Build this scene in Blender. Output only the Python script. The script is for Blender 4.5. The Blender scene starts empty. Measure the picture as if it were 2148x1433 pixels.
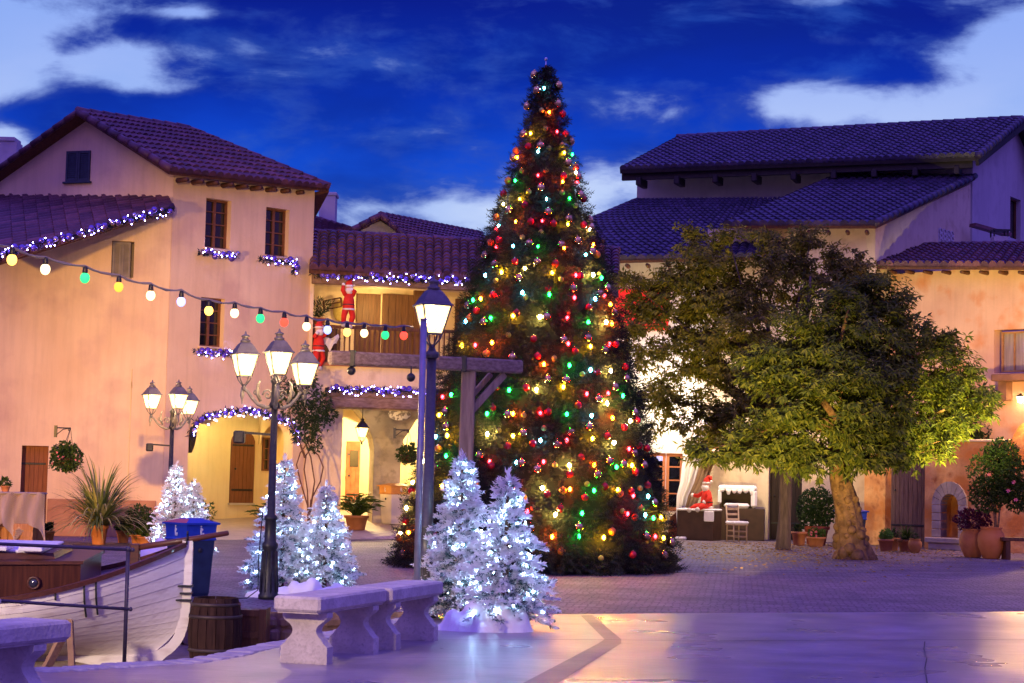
import bpy, math, random
from math import sin, cos, pi, radians as R_, atan2, sqrt, tan, floor
from mathutils import Vector as V, Matrix as Mx
from mathutils.geometry import tessellate_polygon
random.seed(7)
rnd = random.random
def ru(a, b): return a + (b - a) * rnd()
sc = bpy.context.scene
COL = sc.collection

# ------------------------------------------------------------------ camera
F, EYE = 4000.0, 1.6
PITCH, ROLL = math.atan(284 / F), R_(1.35)
CR = Mx.Rotation(pi / 2 + PITCH, 3, 'X') @ Mx.Rotation(ROLL, 3, 'Z')
cd = bpy.data.cameras.new('camera'); cam = bpy.data.objects.new('camera', cd); COL.objects.link(cam)
cam.matrix_world = Mx.Translation((0, 0, EYE)) @ CR.to_4x4()
cd.lens = 36 * F / 2148; cd.sensor_width = 36; cd.clip_end = 3000; sc.camera = cam

def ray(px, py):
    v = CR @ V(((px - 1074) / F, -(py - 716.5) / F, -1)); return v / v.y
def P(px, py, Y):
    d = ray(px, py); return V((d.x * Y, Y, EYE + d.z * Y))
def G(px, py, z=0.0):
    d = ray(px, py); return P(px, py, (z - EYE) / d.z)
def S(px, py, Y):            # the spot on the plaza below a picture point at depth Y
    p = P(px, py, Y); p.z = 0; return p

# ------------------------------------------------------------------ materials
MATS = {}
def mat(name, c1, c2=None, scale=3.0, rough=.8, bump=0.0, bscale=40.0, metal=0.0, emit=None, es=0.0,
        spec=.4, detail=6, lo=.35, hi=.65, stretch=(1, 1, 1), trans=0.0, coat=0.0, c3=None, s3=12.0):
    if name in MATS: return MATS[name]
    m = bpy.data.materials.new(name); m.use_nodes = True; nt = m.node_tree; N = nt.nodes; L = nt.links
    b = N['Principled BSDF']
    b.inputs['Roughness'].default_value = rough; b.inputs['Metallic'].default_value = metal
    b.inputs['Specular IOR Level'].default_value = spec
    b.inputs['Transmission Weight'].default_value = trans
    b.inputs['Coat Weight'].default_value = coat
    b.inputs['Base Color'].default_value = (*c1, 1)
    tc = N.new('ShaderNodeTexCoord'); mp = N.new('ShaderNodeMapping'); L.new(tc.outputs['Object'], mp.inputs[0])
    mp.inputs['Scale'].default_value = stretch
    if c2:
        n = N.new('ShaderNodeTexNoise'); n.inputs['Scale'].default_value = scale; n.inputs['Detail'].default_value = detail
        L.new(mp.outputs[0], n.inputs['Vector'])
        r = N.new('ShaderNodeValToRGB'); r.color_ramp.elements[0].position = lo; r.color_ramp.elements[1].position = hi
        r.color_ramp.elements[0].color = (*c1, 1); r.color_ramp.elements[1].color = (*c2, 1)
        L.new(n.outputs['Fac'], r.inputs[0]); out = r.outputs[0]
        if c3:
            n3 = N.new('ShaderNodeTexNoise'); n3.inputs['Scale'].default_value = s3; n3.inputs['Detail'].default_value = 8
            L.new(mp.outputs[0], n3.inputs['Vector'])
            r3 = N.new('ShaderNodeValToRGB'); r3.color_ramp.elements[0].position = .52; r3.color_ramp.elements[1].position = .72
            L.new(n3.outputs['Fac'], r3.inputs[0])
            mx = N.new('ShaderNodeMixRGB'); L.new(r3.outputs[0], mx.inputs[0]); L.new(out, mx.inputs[1]); mx.inputs[2].default_value = (*c3, 1)
            out = mx.outputs[0]
        if name.startswith('plaster'):      # faint rain streaks and hairline blotches
            m4 = N.new('ShaderNodeMapping'); L.new(tc.outputs['Object'], m4.inputs[0]); m4.inputs['Scale'].default_value = (2.6, 2.6, .22)
            n4 = N.new('ShaderNodeTexNoise'); n4.inputs['Scale'].default_value = 2.2; n4.inputs['Detail'].default_value = 9; n4.inputs['Roughness'].default_value = .65; L.new(m4.outputs[0], n4.inputs['Vector'])
            r4 = N.new('ShaderNodeMapRange'); r4.inputs[1].default_value = .45; r4.inputs[2].default_value = .75; r4.inputs[3].default_value = 1.0; r4.inputs[4].default_value = .87; L.new(n4.outputs['Fac'], r4.inputs[0])
            x4 = N.new('ShaderNodeVectorMath'); x4.operation = 'SCALE'; L.new(out, x4.inputs[0]); L.new(r4.outputs[0], x4.inputs['Scale']); out = x4.outputs[0]
        L.new(out, b.inputs['Base Color'])
    if bump:
        n = N.new('ShaderNodeTexNoise'); n.inputs['Scale'].default_value = bscale; n.inputs['Detail'].default_value = 8
        L.new(mp.outputs[0], n.inputs['Vector'])
        bp = N.new('ShaderNodeBump'); bp.inputs['Strength'].default_value = bump; bp.inputs['Distance'].default_value = .03
        L.new(n.outputs['Fac'], bp.inputs['Height']); L.new(bp.outputs[0], b.inputs['Normal'])
    if emit:
        b.inputs['Emission Color'].default_value = (*emit, 1); b.inputs['Emission Strength'].default_value = es
    MATS[name] = m; return m

def uvmat(name, c1, c2, c3, rough=.5, spec=.5, bump=.2):       # tiles: every tile (a UV cell) its own tone
    m = bpy.data.materials.new(name); m.use_nodes = True; nt = m.node_tree; N = nt.nodes; L = nt.links
    b = N['Principled BSDF']; b.inputs['Roughness'].default_value = rough; b.inputs['Specular IOR Level'].default_value = spec
    uv = N.new('ShaderNodeUVMap'); fl = N.new('ShaderNodeVectorMath'); fl.operation = 'FLOOR'; L.new(uv.outputs[0], fl.inputs[0])
    wn = N.new('ShaderNodeTexWhiteNoise'); wn.noise_dimensions = '2D'; L.new(fl.outputs[0], wn.inputs['Vector'])
    r = N.new('ShaderNodeValToRGB'); r.color_ramp.elements[0].color = (*c1, 1); r.color_ramp.elements[1].color = (*c3, 1)
    e = r.color_ramp.elements.new(.5); e.color = (*c2, 1); L.new(wn.outputs['Value'], r.inputs[0])
    tc = N.new('ShaderNodeTexCoord'); n = N.new('ShaderNodeTexNoise'); n.inputs['Scale'].default_value = 6; n.inputs['Detail'].default_value = 8
    L.new(tc.outputs['Object'], n.inputs['Vector'])
    mx = N.new('ShaderNodeMixRGB'); mx.blend_type = 'OVERLAY'; mx.inputs[0].default_value = .6
    L.new(r.outputs[0], mx.inputs[1]); L.new(n.outputs['Fac'], mx.inputs[2]); L.new(mx.outputs[0], b.inputs['Base Color'])
    bp = N.new('ShaderNodeBump'); bp.inputs['Strength'].default_value = bump; bp.inputs['Distance'].default_value = .02
    n2 = N.new('ShaderNodeTexNoise'); n2.inputs['Scale'].default_value = 40; L.new(tc.outputs['Object'], n2.inputs['Vector'])
    L.new(n2.outputs['Fac'], bp.inputs['Height']); L.new(bp.outputs[0], b.inputs['Normal'])
    MATS[name] = m; return m

def leafmat(name, c1, c2, c3, rough=.5, spec=.3, scale=4, transl=.25):
    m = bpy.data.materials.new(name); m.use_nodes = True; nt = m.node_tree; N = nt.nodes; L = nt.links
    b = N['Principled BSDF']; b.inputs['Roughness'].default_value = rough; b.inputs['Specular IOR Level'].default_value = spec
    g = N.new('ShaderNodeNewGeometry'); r = N.new('ShaderNodeValToRGB')
    r.color_ramp.elements[0].color = (*c1, 1); r.color_ramp.elements[1].color = (*c3, 1)
    e = r.color_ramp.elements.new(.55); e.color = (*c2, 1)
    L.new(g.outputs['Random Per Island'], r.inputs[0]); L.new(r.outputs[0], b.inputs['Base Color'])
    if transl:
        t = N.new('ShaderNodeBsdfTranslucent'); L.new(r.outputs[0], t.inputs[0])
        mix = N.new('ShaderNodeMixShader'); mix.inputs[0].default_value = transl
        L.new(b.outputs[0], mix.inputs[1]); L.new(t.outputs[0], mix.inputs[2]); L.new(mix.outputs[0], N['Material Output'].inputs[0])
    MATS[name] = m; return m

def plankmat(name, c1, c2, pitch=.14, rough=.6, axis=0):         # boards: a groove every PITCH metres, grain along the board
    m = mat(name, c1, c2, scale=4, rough=rough, stretch=((6, 6, .7) if axis == 0 else (.7, .7, 8)), bump=.3, bscale=10)
    return m

# ------------------------------------------------------------------ mesh builder
class MB:
    def __init__(s, M=None): s.v = []; s.f = []; s.M = M; s.uv = None; s.sm = []
    def add(s, vs, fs, smooth=False, M=None):
        n = len(s.v); T = M
        for p in vs:
            p = V(p)
            if T is not None: p = T @ p
            if s.M is not None: p = s.M @ p
            s.v.append(p)
        for f in fs: s.f.append([i + n for i in f]); s.sm.append(smooth)
        return n
    def box(s, a, b, M=None, bev=0.0):
        x0, y0, z0 = a; x1, y1, z1 = b
        if x0 > x1: x0, x1 = x1, x0
        if y0 > y1: y0, y1 = y1, y0
        if z0 > z1: z0, z1 = z1, z0
        if bev <= 0:
            s.add([(x0, y0, z0), (x1, y0, z0), (x1, y1, z0), (x0, y1, z0), (x0, y0, z1), (x1, y0, z1), (x1, y1, z1), (x0, y1, z1)],
                  [(3, 2, 1, 0), (4, 5, 6, 7), (0, 1, 5, 4), (1, 2, 6, 5), (2, 3, 7, 6), (3, 0, 4, 7)], M=M); return
        e = min(bev, (x1 - x0) / 2.1, (y1 - y0) / 2.1, (z1 - z0) / 2.1)
        def ring(z, i): return [(x0 + i + e, y0 + i, z), (x1 - i - e, y0 + i, z), (x1 - i, y0 + i + e, z), (x1 - i, y1 - i - e, z),
                                (x1 - i - e, y1 - i, z), (x0 + i + e, y1 - i, z), (x0 + i, y1 - i - e, z), (x0 + i, y0 + i + e, z)]
        s.loft([ring(z0, e * .8), ring(z0 + e, 0), ring(z1 - e, 0), ring(z1, e * .8)], cap=True, M=M)
    def loft(s, rings, cap=True, closed=True, smooth=False, M=None):
        n = len(rings[0]); vs = [p for r in rings for p in r]; fs = []
        for i in range(len(rings) - 1):
            for j in range(n if closed else n - 1):
                k = (j + 1) % n; fs.append((i * n + j, i * n + k, (i + 1) * n + k, (i + 1) * n + j))
        if cap: fs.append(tuple(reversed(range(n)))); fs.append(tuple(range((len(rings) - 1) * n, len(rings) * n)))
        s.add(vs, fs, smooth, M)
    def lathe(s, prof, c=(0, 0, 0), n=16, M=None, smooth=True, cap=True, sx=1, sy=1):
        s.loft([[(c[0] + r * sx * cos(2 * pi * k / n), c[1] + r * sy * sin(2 * pi * k / n), c[2] + z) for k in range(n)] for r, z in prof], cap, True, smooth, M)
    def tube(s, pts, r, n=8, cap=True, M=None, smooth=True):
        pts = [V(p) for p in pts]; rr = r if isinstance(r, (list, tuple)) else [r] * len(pts); rings = []; up = None
        for i, p in enumerate(pts):
            t = (pts[min(i + 1, len(pts) - 1)] - pts[max(i - 1, 0)]); t = t.normalized() if t.length > 1e-9 else V((0, 0, 1))
            if up is None:
                a = V((0, 0, 1)) if abs(t.z) < .9 else V((1, 0, 0)); up = t.cross(a).normalized()
            else:
                up = (up - t * up.dot(t)); up = up.normalized() if up.length > 1e-6 else t.orthogonal().normalized()
            w = t.cross(up)
            rings.append([p + (up * cos(2 * pi * k / n) + w * sin(2 * pi * k / n)) * rr[i] for k in range(n)])
        s.loft(rings, cap, True, smooth, M)
    def ball(s, c, r, n=10, m=7, M=None, sz=1.0):
        s.lathe([(max(r * sin(pi * i / m), r * .02), -r * sz * cos(pi * i / m)) for i in range(m + 1)], c, n, M)
    def bar(s, a, b, w, h, M=None, bev=0):       # square bar from a to b
        a, b = V(a), V(b); t = (b - a); L = t.length; t.normalize()
        x = t.cross(V((0, 0, 1))) if abs(t.z) < .95 else V((1, 0, 0)); x.normalize(); y = x.cross(t)
        T = Mx(((x.x, t.x, y.x, a.x), (x.y, t.y, y.y, a.y), (x.z, t.z, y.z, a.z), (0, 0, 0, 1)))
        s.box((-w / 2, 0, -h / 2), (w / 2, L, h / 2), M=(M @ T if M is not None else T), bev=bev)
    def prism(s, poly, y0, y1, M=None, holes=()):  # poly in (x,z), pushed from y0 to y1, with holes
        loops = [list(poly)] + [list(h) for h in holes]; flat = [p for l in loops for p in l]
        tris = tessellate_polygon([[V((p[0], p[1], 0)) for p in l] for l in loops]); n = len(flat)
        vs = [(p[0], y0, p[1]) for p in flat] + [(p[0], y1, p[1]) for p in flat]
        fs = [tuple(t) for t in tris] + [tuple(i + n for i in reversed(t)) for t in tris]; k = 0
        for l in loops:
            m = len(l)
            for i in range(m): j = (i + 1) % m; fs.append((k + i, k + j, n + k + j, n + k + i))
            k += m
        s.add(vs, fs, False, M)
    def leaf(s, p, d, L, w, up=None, fold=.15):
        p = V(p); d = V(d).normalized(); a = up if up is not None else V((ru(-1, 1), ru(-1, 1), ru(-1, 1)))
        x = d.cross(a); x = x.normalized() if x.length > 1e-4 else d.orthogonal().normalized()
        n = x.cross(d) * (fold * L); m = p + d * L * .45
        s.add([p, m + x * w * .5 + n, p + d * L, m - x * w * .5 + n], [(0, 1, 2, 3)])
    def build(s, name, m, parent=None, off=None, label=None):
        me = bpy.data.meshes.new(name)
        if off is not None: vs = [p - off for p in s.v]
        else: vs = s.v
        me.from_pydata([tuple(p) for p in vs], [], s.f); me.materials.append(m)
        if any(s.sm): me.polygons.foreach_set('use_smooth', s.sm)
        if s.uv:
            ul = me.uv_layers.new(name='UVMap'); k = 0
            for f, u in zip(s.f, s.uv):
                for q in range(len(f)): ul.data[k].uv = u[q] if len(u) == len(f) else u[0]; k += 1
        me.validate(); me.update()
        import bmesh
        bm = bmesh.new(); bm.from_mesh(me)
        if len(s.f) < 30000 and not s.uv: bmesh.ops.recalc_face_normals(bm, faces=bm.faces)
        bm.to_mesh(me); bm.free()
        o = bpy.data.objects.new(name, me); COL.objects.link(o)
        if parent is not None: o.parent = parent
        if label: o['label'] = label
        return o

def tag(o, label=None, cat=None, group=None, kind=None):
    if label: o['label'] = label
    if cat: o['category'] = cat
    if group: o['group'] = group
    if kind: o['kind'] = kind
    return o
def thing(name, label, cat, loc=(0, 0, 0), rz=0.0, group=None):
    o = bpy.data.objects.new(name, None); COL.objects.link(o); o.location = loc; o.rotation_euler = (0, 0, rz); o.empty_display_size = .2
    return tag(o, label, cat, group)
def struct(o): o['kind'] = 'structure'; return o
KIDS = {}
def copy_tree(o, loc, rz=0.0, label=None, scale=1.0):
    r = o.copy(); COL.objects.link(r); r.location = loc; r.rotation_euler = (0, 0, rz); r.scale = (scale,) * 3
    if label: r['label'] = label
    for ch in [x for x in COL.objects if x.parent == o]:
        c = ch.copy(); COL.objects.link(c); c.parent = r
        for g in [x for x in COL.objects if x.parent == ch]:
            d = g.copy(); COL.objects.link(d); d.parent = c
    return r
def part_copy(o, loc, parent, rz=0.0, scale=1.0):
    c = o.copy(); COL.objects.link(c); c.parent = parent; c.location = loc; c.rotation_euler = (0, 0, rz); c.scale = (scale,) * 3; return c

# ------------------------------------------------------------------ vertical wall planes
class Face:
    def __init__(s, a, b):
        s.a = V((a[0], a[1], 0)); b = V((b[0], b[1], 0)); s.u = (b - s.a).normalized(); s.n = V((s.u.y, -s.u.x, 0))
        if s.n.dot(-s.a) < 0: s.n = -s.n
        s.len = (b - s.a).length
        s.M = Mx(((s.u.x, s.n.x, 0, s.a.x), (s.u.y, s.n.y, 0, s.a.y), (0, 0, 1, 0), (0, 0, 0, 1)))
    def at(s, px, py, off=0.0):     # picture point -> (along, height) on the plane OFF metres in front of the wall
        d = ray(px, py); E = V((0, 0, EYE)); o = s.a + s.n * off
        t = (o - E).dot(s.n) / d.dot(s.n); p = E + d * t
        return ((p - s.a).dot(s.u), p.z)
    def w(s, sz, off=0.0): return s.a + s.u * sz[0] + s.n * off + V((0, 0, sz[1]))
    def rect(s, x0, y0, x1, y1, off=0.0):
        xm, ym = (x0 + x1) / 2, (y0 + y1) / 2
        a, b = s.at(x0, ym, off)[0], s.at(x1, ym, off)[0]
        if a > b: a, b = b, a
        return a, b, s.at(xm, y1, off)[1], s.at(xm, y0, off)[1]
def rl(r): return [(r[0], r[2]), (r[1], r[2]), (r[1], r[3]), (r[0], r[3])]
def archpoly(x0, x1, z0, zs, zt, n=14):
    c = (x0 + x1) / 2; a = (x1 - x0) / 2; h = zt - zs
    return [(x0, z0), (x1, z0), (x1, zs)] + [(c + a * cos(pi * k / n), zs + h * sin(pi * k / n)) for k in range(1, n)] + [(x0, zs)]

# ------------------------------------------------------------------ roofs
def roof_quad(mb, A, B, C, D, tile=.24, row=.36, h=.075, seg=6):
    A, B, C, D = map(V, (A, B, C, D)); nrm = (B - A).cross(D - A).normalized()
    if nrm.z < 0: nrm = -nrm
    nu = max(2, round(max((B - A).length, (C - D).length) / tile)); nv = max(2, round(max((D - A).length, (C - B).length) / row))
    if mb.uv is None: mb.uv = []
    base = ru(0, 50)
    fx = [(i // seg, (i % seg) / seg) for i in range(nu * seg + 1)]
    prof = [(h * abs(sin(pi * f)) ** .7 if True else 0) for _, f in fx]
    def pt(i, v, e):
        u = i / (nu * seg); p = (A * (1 - u) + B * u) * (1 - v) + (D * (1 - u) + C * u) * v
        return p + nrm * (prof[i] + e)
    for j in range(nv):
        jit = [ru(0, .012) for _ in range(nu + 1)]
        r0 = [pt(i, j / nv, .035 + jit[min(i // seg, nu - 1)]) for i in range(nu * seg + 1)]; r1 = [pt(i, (j + 1) / nv, .0) for i in range(nu * seg + 1)]
        rb = [pt(i, j / nv, .0) - (nrm * (prof[i] + .05) if j == 0 else V((0, 0, 0))) for i in range(nu * seg + 1)]
        n = nu * seg + 1
        n0 = mb.add(rb + r0 + r1, [])
        for i in range(n - 1):
            for q in (0, 1):
                mb.f.append([n0 + q * n + i, n0 + q * n + i + 1, n0 + (q + 1) * n + i + 1, n0 + (q + 1) * n + i]); mb.sm.append(False)
                mb.uv.append([(base + i // seg + .5, base + j + .5)])
def slab(mb, A, B, C, D, t):
    A, B, C, D = map(V, (A, B, C, D)); nrm = (B - A).cross(D - A).normalized()
    if nrm.z < 0: nrm = -nrm
    lo = [p - nrm * t for p in (A, B, C, D)]; hi = [p - nrm * .012 for p in (A, B, C, D)]
    mb.add(hi + lo, [(0, 1, 2, 3), (7, 6, 5, 4), (0, 4, 5, 1), (1, 5, 6, 2), (2, 6, 7, 3), (3, 7, 4, 0)])
def cap_tiles(mb, A, B, r=.1, L=.36):
    A, B = V(A), V(B); n = max(1, round((B - A).length / L)); t = (B - A) / n
    for i in range(n):
        p = A + t * i; k0 = len(mb.f); mb.tube([p - t * .06, p + t], [r * 1.12, r * .92], n=8)
        if mb.uv is None: mb.uv = []
        while len(mb.uv) < len(mb.f): mb.uv.append([(500 + i + .5, .5 + A.x // 1)])
# ------------------------------------------------------------------ shared materials
PLA = mat('plaster_peach', (.68, .49, .31), (.78, .60, .40), scale=.55, rough=.9, bump=.25, bscale=14, c3=(.62, .44, .32), s3=1.2)
PLB = mat('plaster_cream', (.66, .53, .36), (.76, .64, .45), scale=.6, rough=.9, bump=.2, bscale=16, c3=(.58, .45, .30), s3=3)
PLY = mat('plaster_yellow', (.74, .56, .26), (.80, .66, .36), scale=.8, rough=.9, bump=.15, bscale=14)
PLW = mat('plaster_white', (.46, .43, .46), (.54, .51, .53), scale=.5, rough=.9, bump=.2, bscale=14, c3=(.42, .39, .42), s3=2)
PLO = mat('plaster_ochre', (.55, .20, .045), (.78, .44, .18), scale=1.6, rough=.9, bump=.35, bscale=12, lo=.4, hi=.6, c3=(.36, .11, .03), s3=3.2)
DADO = mat('dado_stone', (.34, .16, .09), (.46, .24, .13), scale=2, rough=.9, bump=.3, bscale=10)
TILE = uvmat('roof_tile', (.060, .022, .042), (.092, .033, .058), (.145, .055, .078))
TILE_DUSK = uvmat('roof_tile_dusk', (.028, .022, .052), (.042, .033, .078), (.07, .05, .11))  # roof tiles again, with the blue evening dimness put into their colour
WOOD = mat('dark_wood', (.07, .025, .012), (.13, .05, .022), scale=5, rough=.6, stretch=(5, 5, .6), bump=.2, bscale=12)
WOODX = mat('beam_wood', (.16, .09, .055), (.28, .18, .12), scale=5, rough=.75, stretch=(.6, 5, 5), bump=.4, bscale=14)
WOODZ = mat('post_wood', (.20, .13, .10), (.34, .24, .18), scale=5, rough=.8, stretch=(6, 6, .5), bump=.4, bscale=10)
FRAME = mat('window_wood', (.12, .045, .018), (.18, .07, .03), scale=8, rough=.5)
GLASSD = mat('window_glass_dark', (.012, .01, .014), rough=.08, spec=.7)
IRON = mat('iron_black', (.018, .018, .022), (.03, .03, .036), scale=20, rough=.45, metal=.3, spec=.5, bump=.1)
IRONW = mat('iron_painted', (.075, .07, .06), (.10, .095, .08), scale=20, rough=.35, metal=.2, spec=.6, bump=.1)
SNOW = mat('snow_wadding', (.80, .78, .82), (.86, .85, .88), scale=6, rough=.9, bump=.3, bscale=25)
TERRA = mat('terracotta', (.42, .15, .06), (.54, .22, .09), scale=5, rough=.75, bump=.15)
SOIL = mat('soil', (.04, .025, .015), rough=.95)

# ------------------------------------------------------------------ world: dusk sky with drifting cloud
wd = bpy.data.worlds.new('World'); sc.world = wd; wd.use_nodes = True
nt = wd.node_tree; N = nt.nodes; L = nt.links; N.clear()
def nd(t, **k):
    n = N.new(t)
    for a, b in k.items(): setattr(n, a, b)
    return n
def mth(op, a, b=None, c=None, clamp=False):
    n = nd('ShaderNodeMath', operation=op, use_clamp=clamp)
    for i, x in enumerate((a, b, c)):
        if x is None: continue
        if isinstance(x, (int, float)): n.inputs[i].default_value = x
        else: L.new(x, n.inputs[i])
    return n.outputs[0]
def mixc(f, a, b):
    n = nd('ShaderNodeMixRGB')
    if isinstance(f, (int, float)): n.inputs[0].default_value = f
    else: L.new(f, n.inputs[0])
    for i, x in ((1, a), (2, b)):
        if isinstance(x, tuple): n.inputs[i].default_value = (*x, 1)
        else: L.new(x, n.inputs[i])
    return n.outputs[0]
def smooth(x, a, b):
    n = nd('ShaderNodeMapRange', interpolation_type='SMOOTHSTEP'); L.new(x, n.inputs[0])
    n.inputs[1].default_value = a; n.inputs[2].default_value = b; n.inputs[3].default_value = 0; n.inputs[4].default_value = 1; return n.outputs[0]
tc = nd('ShaderNodeTexCoord'); sx = nd('ShaderNodeSeparateXYZ'); L.new(tc.outputs['Generated'], sx.inputs[0])
ysafe = mth('MAXIMUM', sx.outputs[1], .15)
U = mth('DIVIDE', sx.outputs[0], ysafe); W = mth('DIVIDE', sx.outputs[2], ysafe)
cb = nd('ShaderNodeCombineXYZ'); L.new(U, cb.inputs[0]); L.new(W, cb.inputs[1])
def noise(scale, sxy=(1, 1), det=8, off=(0, 0), rough=.55, dist=0):
    m = nd('ShaderNodeMapping'); L.new(cb.outputs[0], m.inputs[0]); m.inputs['Scale'].default_value = (sxy[0], sxy[1], 1); m.inputs['Location'].default_value = (off[0], off[1], 0)
    n = nd('ShaderNodeTexNoise'); n.inputs['Scale'].default_value = scale; n.inputs['Detail'].default_value = det
    n.inputs['Roughness'].default_value = rough; n.inputs['Distortion'].default_value = dist; L.new(m.outputs[0], n.inputs['Vector']); return n.outputs['Fac']
# clear gaps between the clouds (centre and spread in view-slope units) 
def uvp(px, py):
    d = ray(px, py); return d.x, d.z
gap = None
for (px, py, rx, ry, s) in [(30, 70, 220, 85, 1.25), (240, 130, 95, 45, 1.1), (30, 190, 120, 40, 1.0), (330, 190, 95, 26, 1.0), (385, 28, 90, 14, .9), (15, 300, 60, 50, 1.0), (690, 470, 120, 28, .7),
                            (1960, 235, 480, 60, 1.15), (2110, 95, 150, 110, 1.1), (1760, 88, 70, 12, .55), (1930, 130, 190, 22, .35), (1690, 225, 150, 36, .6), (1305, 400, 170, 52, 1.05), (1000, 450, 150, 45, .95), (1720, 2, 110, 10, .6), (800, 440, 220, 16, .5), (-200, 150, 200, 300, .9), (2400, 150, 220, 300, 1.0), (215, 222, 190, 48, -1.1), (150, 92, 60, 24, -.8), (60, 238, 70, 22, -.7), (330, 60, 120, 30, -.6), (1450, 120, 330, 70, -.6), (1850, 140, 120, 34, -.9), (1540, 255, 60, 30, -.5), (1900, 25, 110, 40, -.7)]:
    u0, w0 = uvp(px, py)
    du = mth('MULTIPLY', mth('SUBTRACT', U, u0), F / rx); dw = mth('MULTIPLY', mth('SUBTRACT', W, w0), F / ry)
    q = mth('MULTIPLY', mth('EXPONENT', mth('MULTIPLY', mth('ADD', mth('MULTIPLY', du, du), mth('MULTIPLY', dw, dw)), -.7)), s)
    gap = q if gap is None else mth('ADD', gap, q)
n1 = noise(12, (1, 2.7), 10, (3.1, 1.2), .60, .35); n2 = noise(6, (1, 2.2), 6, (7.7, 2.0), .5); n3 = noise(40, (1, 1.5), 6, (1, 9), .55)
bil = mth('ABSOLUTE', mth('SUBTRACT', noise(24, (1, 1.5), 5, (5, 3), .5), .5))
g = mth('ADD', gap, mth('MULTIPLY', mth('SUBTRACT', n1, .5), 2.7)); g = mth('ADD', g, mth('MULTIPLY', mth('SUBTRACT', n3, .5), .95)); g = mth('ADD', g, mth('MULTIPLY', bil, -1.0))
clear = smooth(g, .15, 1.10)
edge_ = mth('MULTIPLY', smooth(g, -.25, .40), mth('SUBTRACT', 1.0, smooth(g, .40, .85)))
cloudc = nd('ShaderNodeValToRGB'); L.new(mth('MULTIPLY', W, 4.0, clamp=True), cloudc.inputs[0])
cr = cloudc.color_ramp; cr.elements[0].position = .0; cr.elements[0].color = (.05, .18, .70, 1); cr.elements[1].position = 1; cr.elements[1].color = (.001, .012, .27, 1)
for p_, c_ in ((.36, (.07, .24, .84)), (.50, (.025, .15, .78)), (.64, (.005, .075, .66)), (.80, (.001, .034, .47))):
    e = cr.elements.new(p_); e.color = (*c_, 1)
dark = mixc(mth('MULTIPLY', smooth(n2, .42, .66), .65), cloudc.outputs[0], (.0015, .018, .26))
dark = mixc(mth('MULTIPLY', smooth(mth('ADD', n1, mth('MULTIPLY', n2, .3)), .62, .85), .30), dark, (.03, .15, .72))
dark = mixc(mth('MULTIPLY', edge_, .45), dark, (.035, .085, .42))
pale = mixc(smooth(W, .08, .26), (.74, .84, 1.0), (.28, .42, .92))
pale = mixc(mth('MULTIPLY', smooth(n2, .40, .62), .55), pale, (.26, .42, .90))
front = mixc(clear, dark, pale)
# overhead and behind the viewer: deep blue turning to the violet-pink afterglow low down
el = sx.outputs[2]
back = mixc(smooth(el, .0, .5), (.17, .07, .30), (.28, .20, 1.20))
over = smooth(sx.outputs[1], .45, -.05)
body = mixc(over, front, back)
body = mixc(smooth(el, .35, .8), body, (.30, .20, 1.40))
sky = nd('ShaderNodeTexSky', sky_type='NISHITA', sun_disc=False, sun_elevation=R_(-2.0), sun_rotation=R_(200))
b1 = nd('ShaderNodeBackground'); L.new(body, b1.inputs[0]); b1.inputs[1].default_value = 1.0
b2 = nd('ShaderNodeBackground'); L.new(sky.outputs[0], b2.inputs[0]); b2.inputs[1].default_value = .012
ad = nd('ShaderNodeAddShader'); L.new(b1.outputs[0], ad.inputs[0]); L.new(b2.outputs[0], ad.inputs[1])
wo = nd('ShaderNodeOutputWorld'); L.new(ad.outputs[0], wo.inputs[0])

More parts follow.
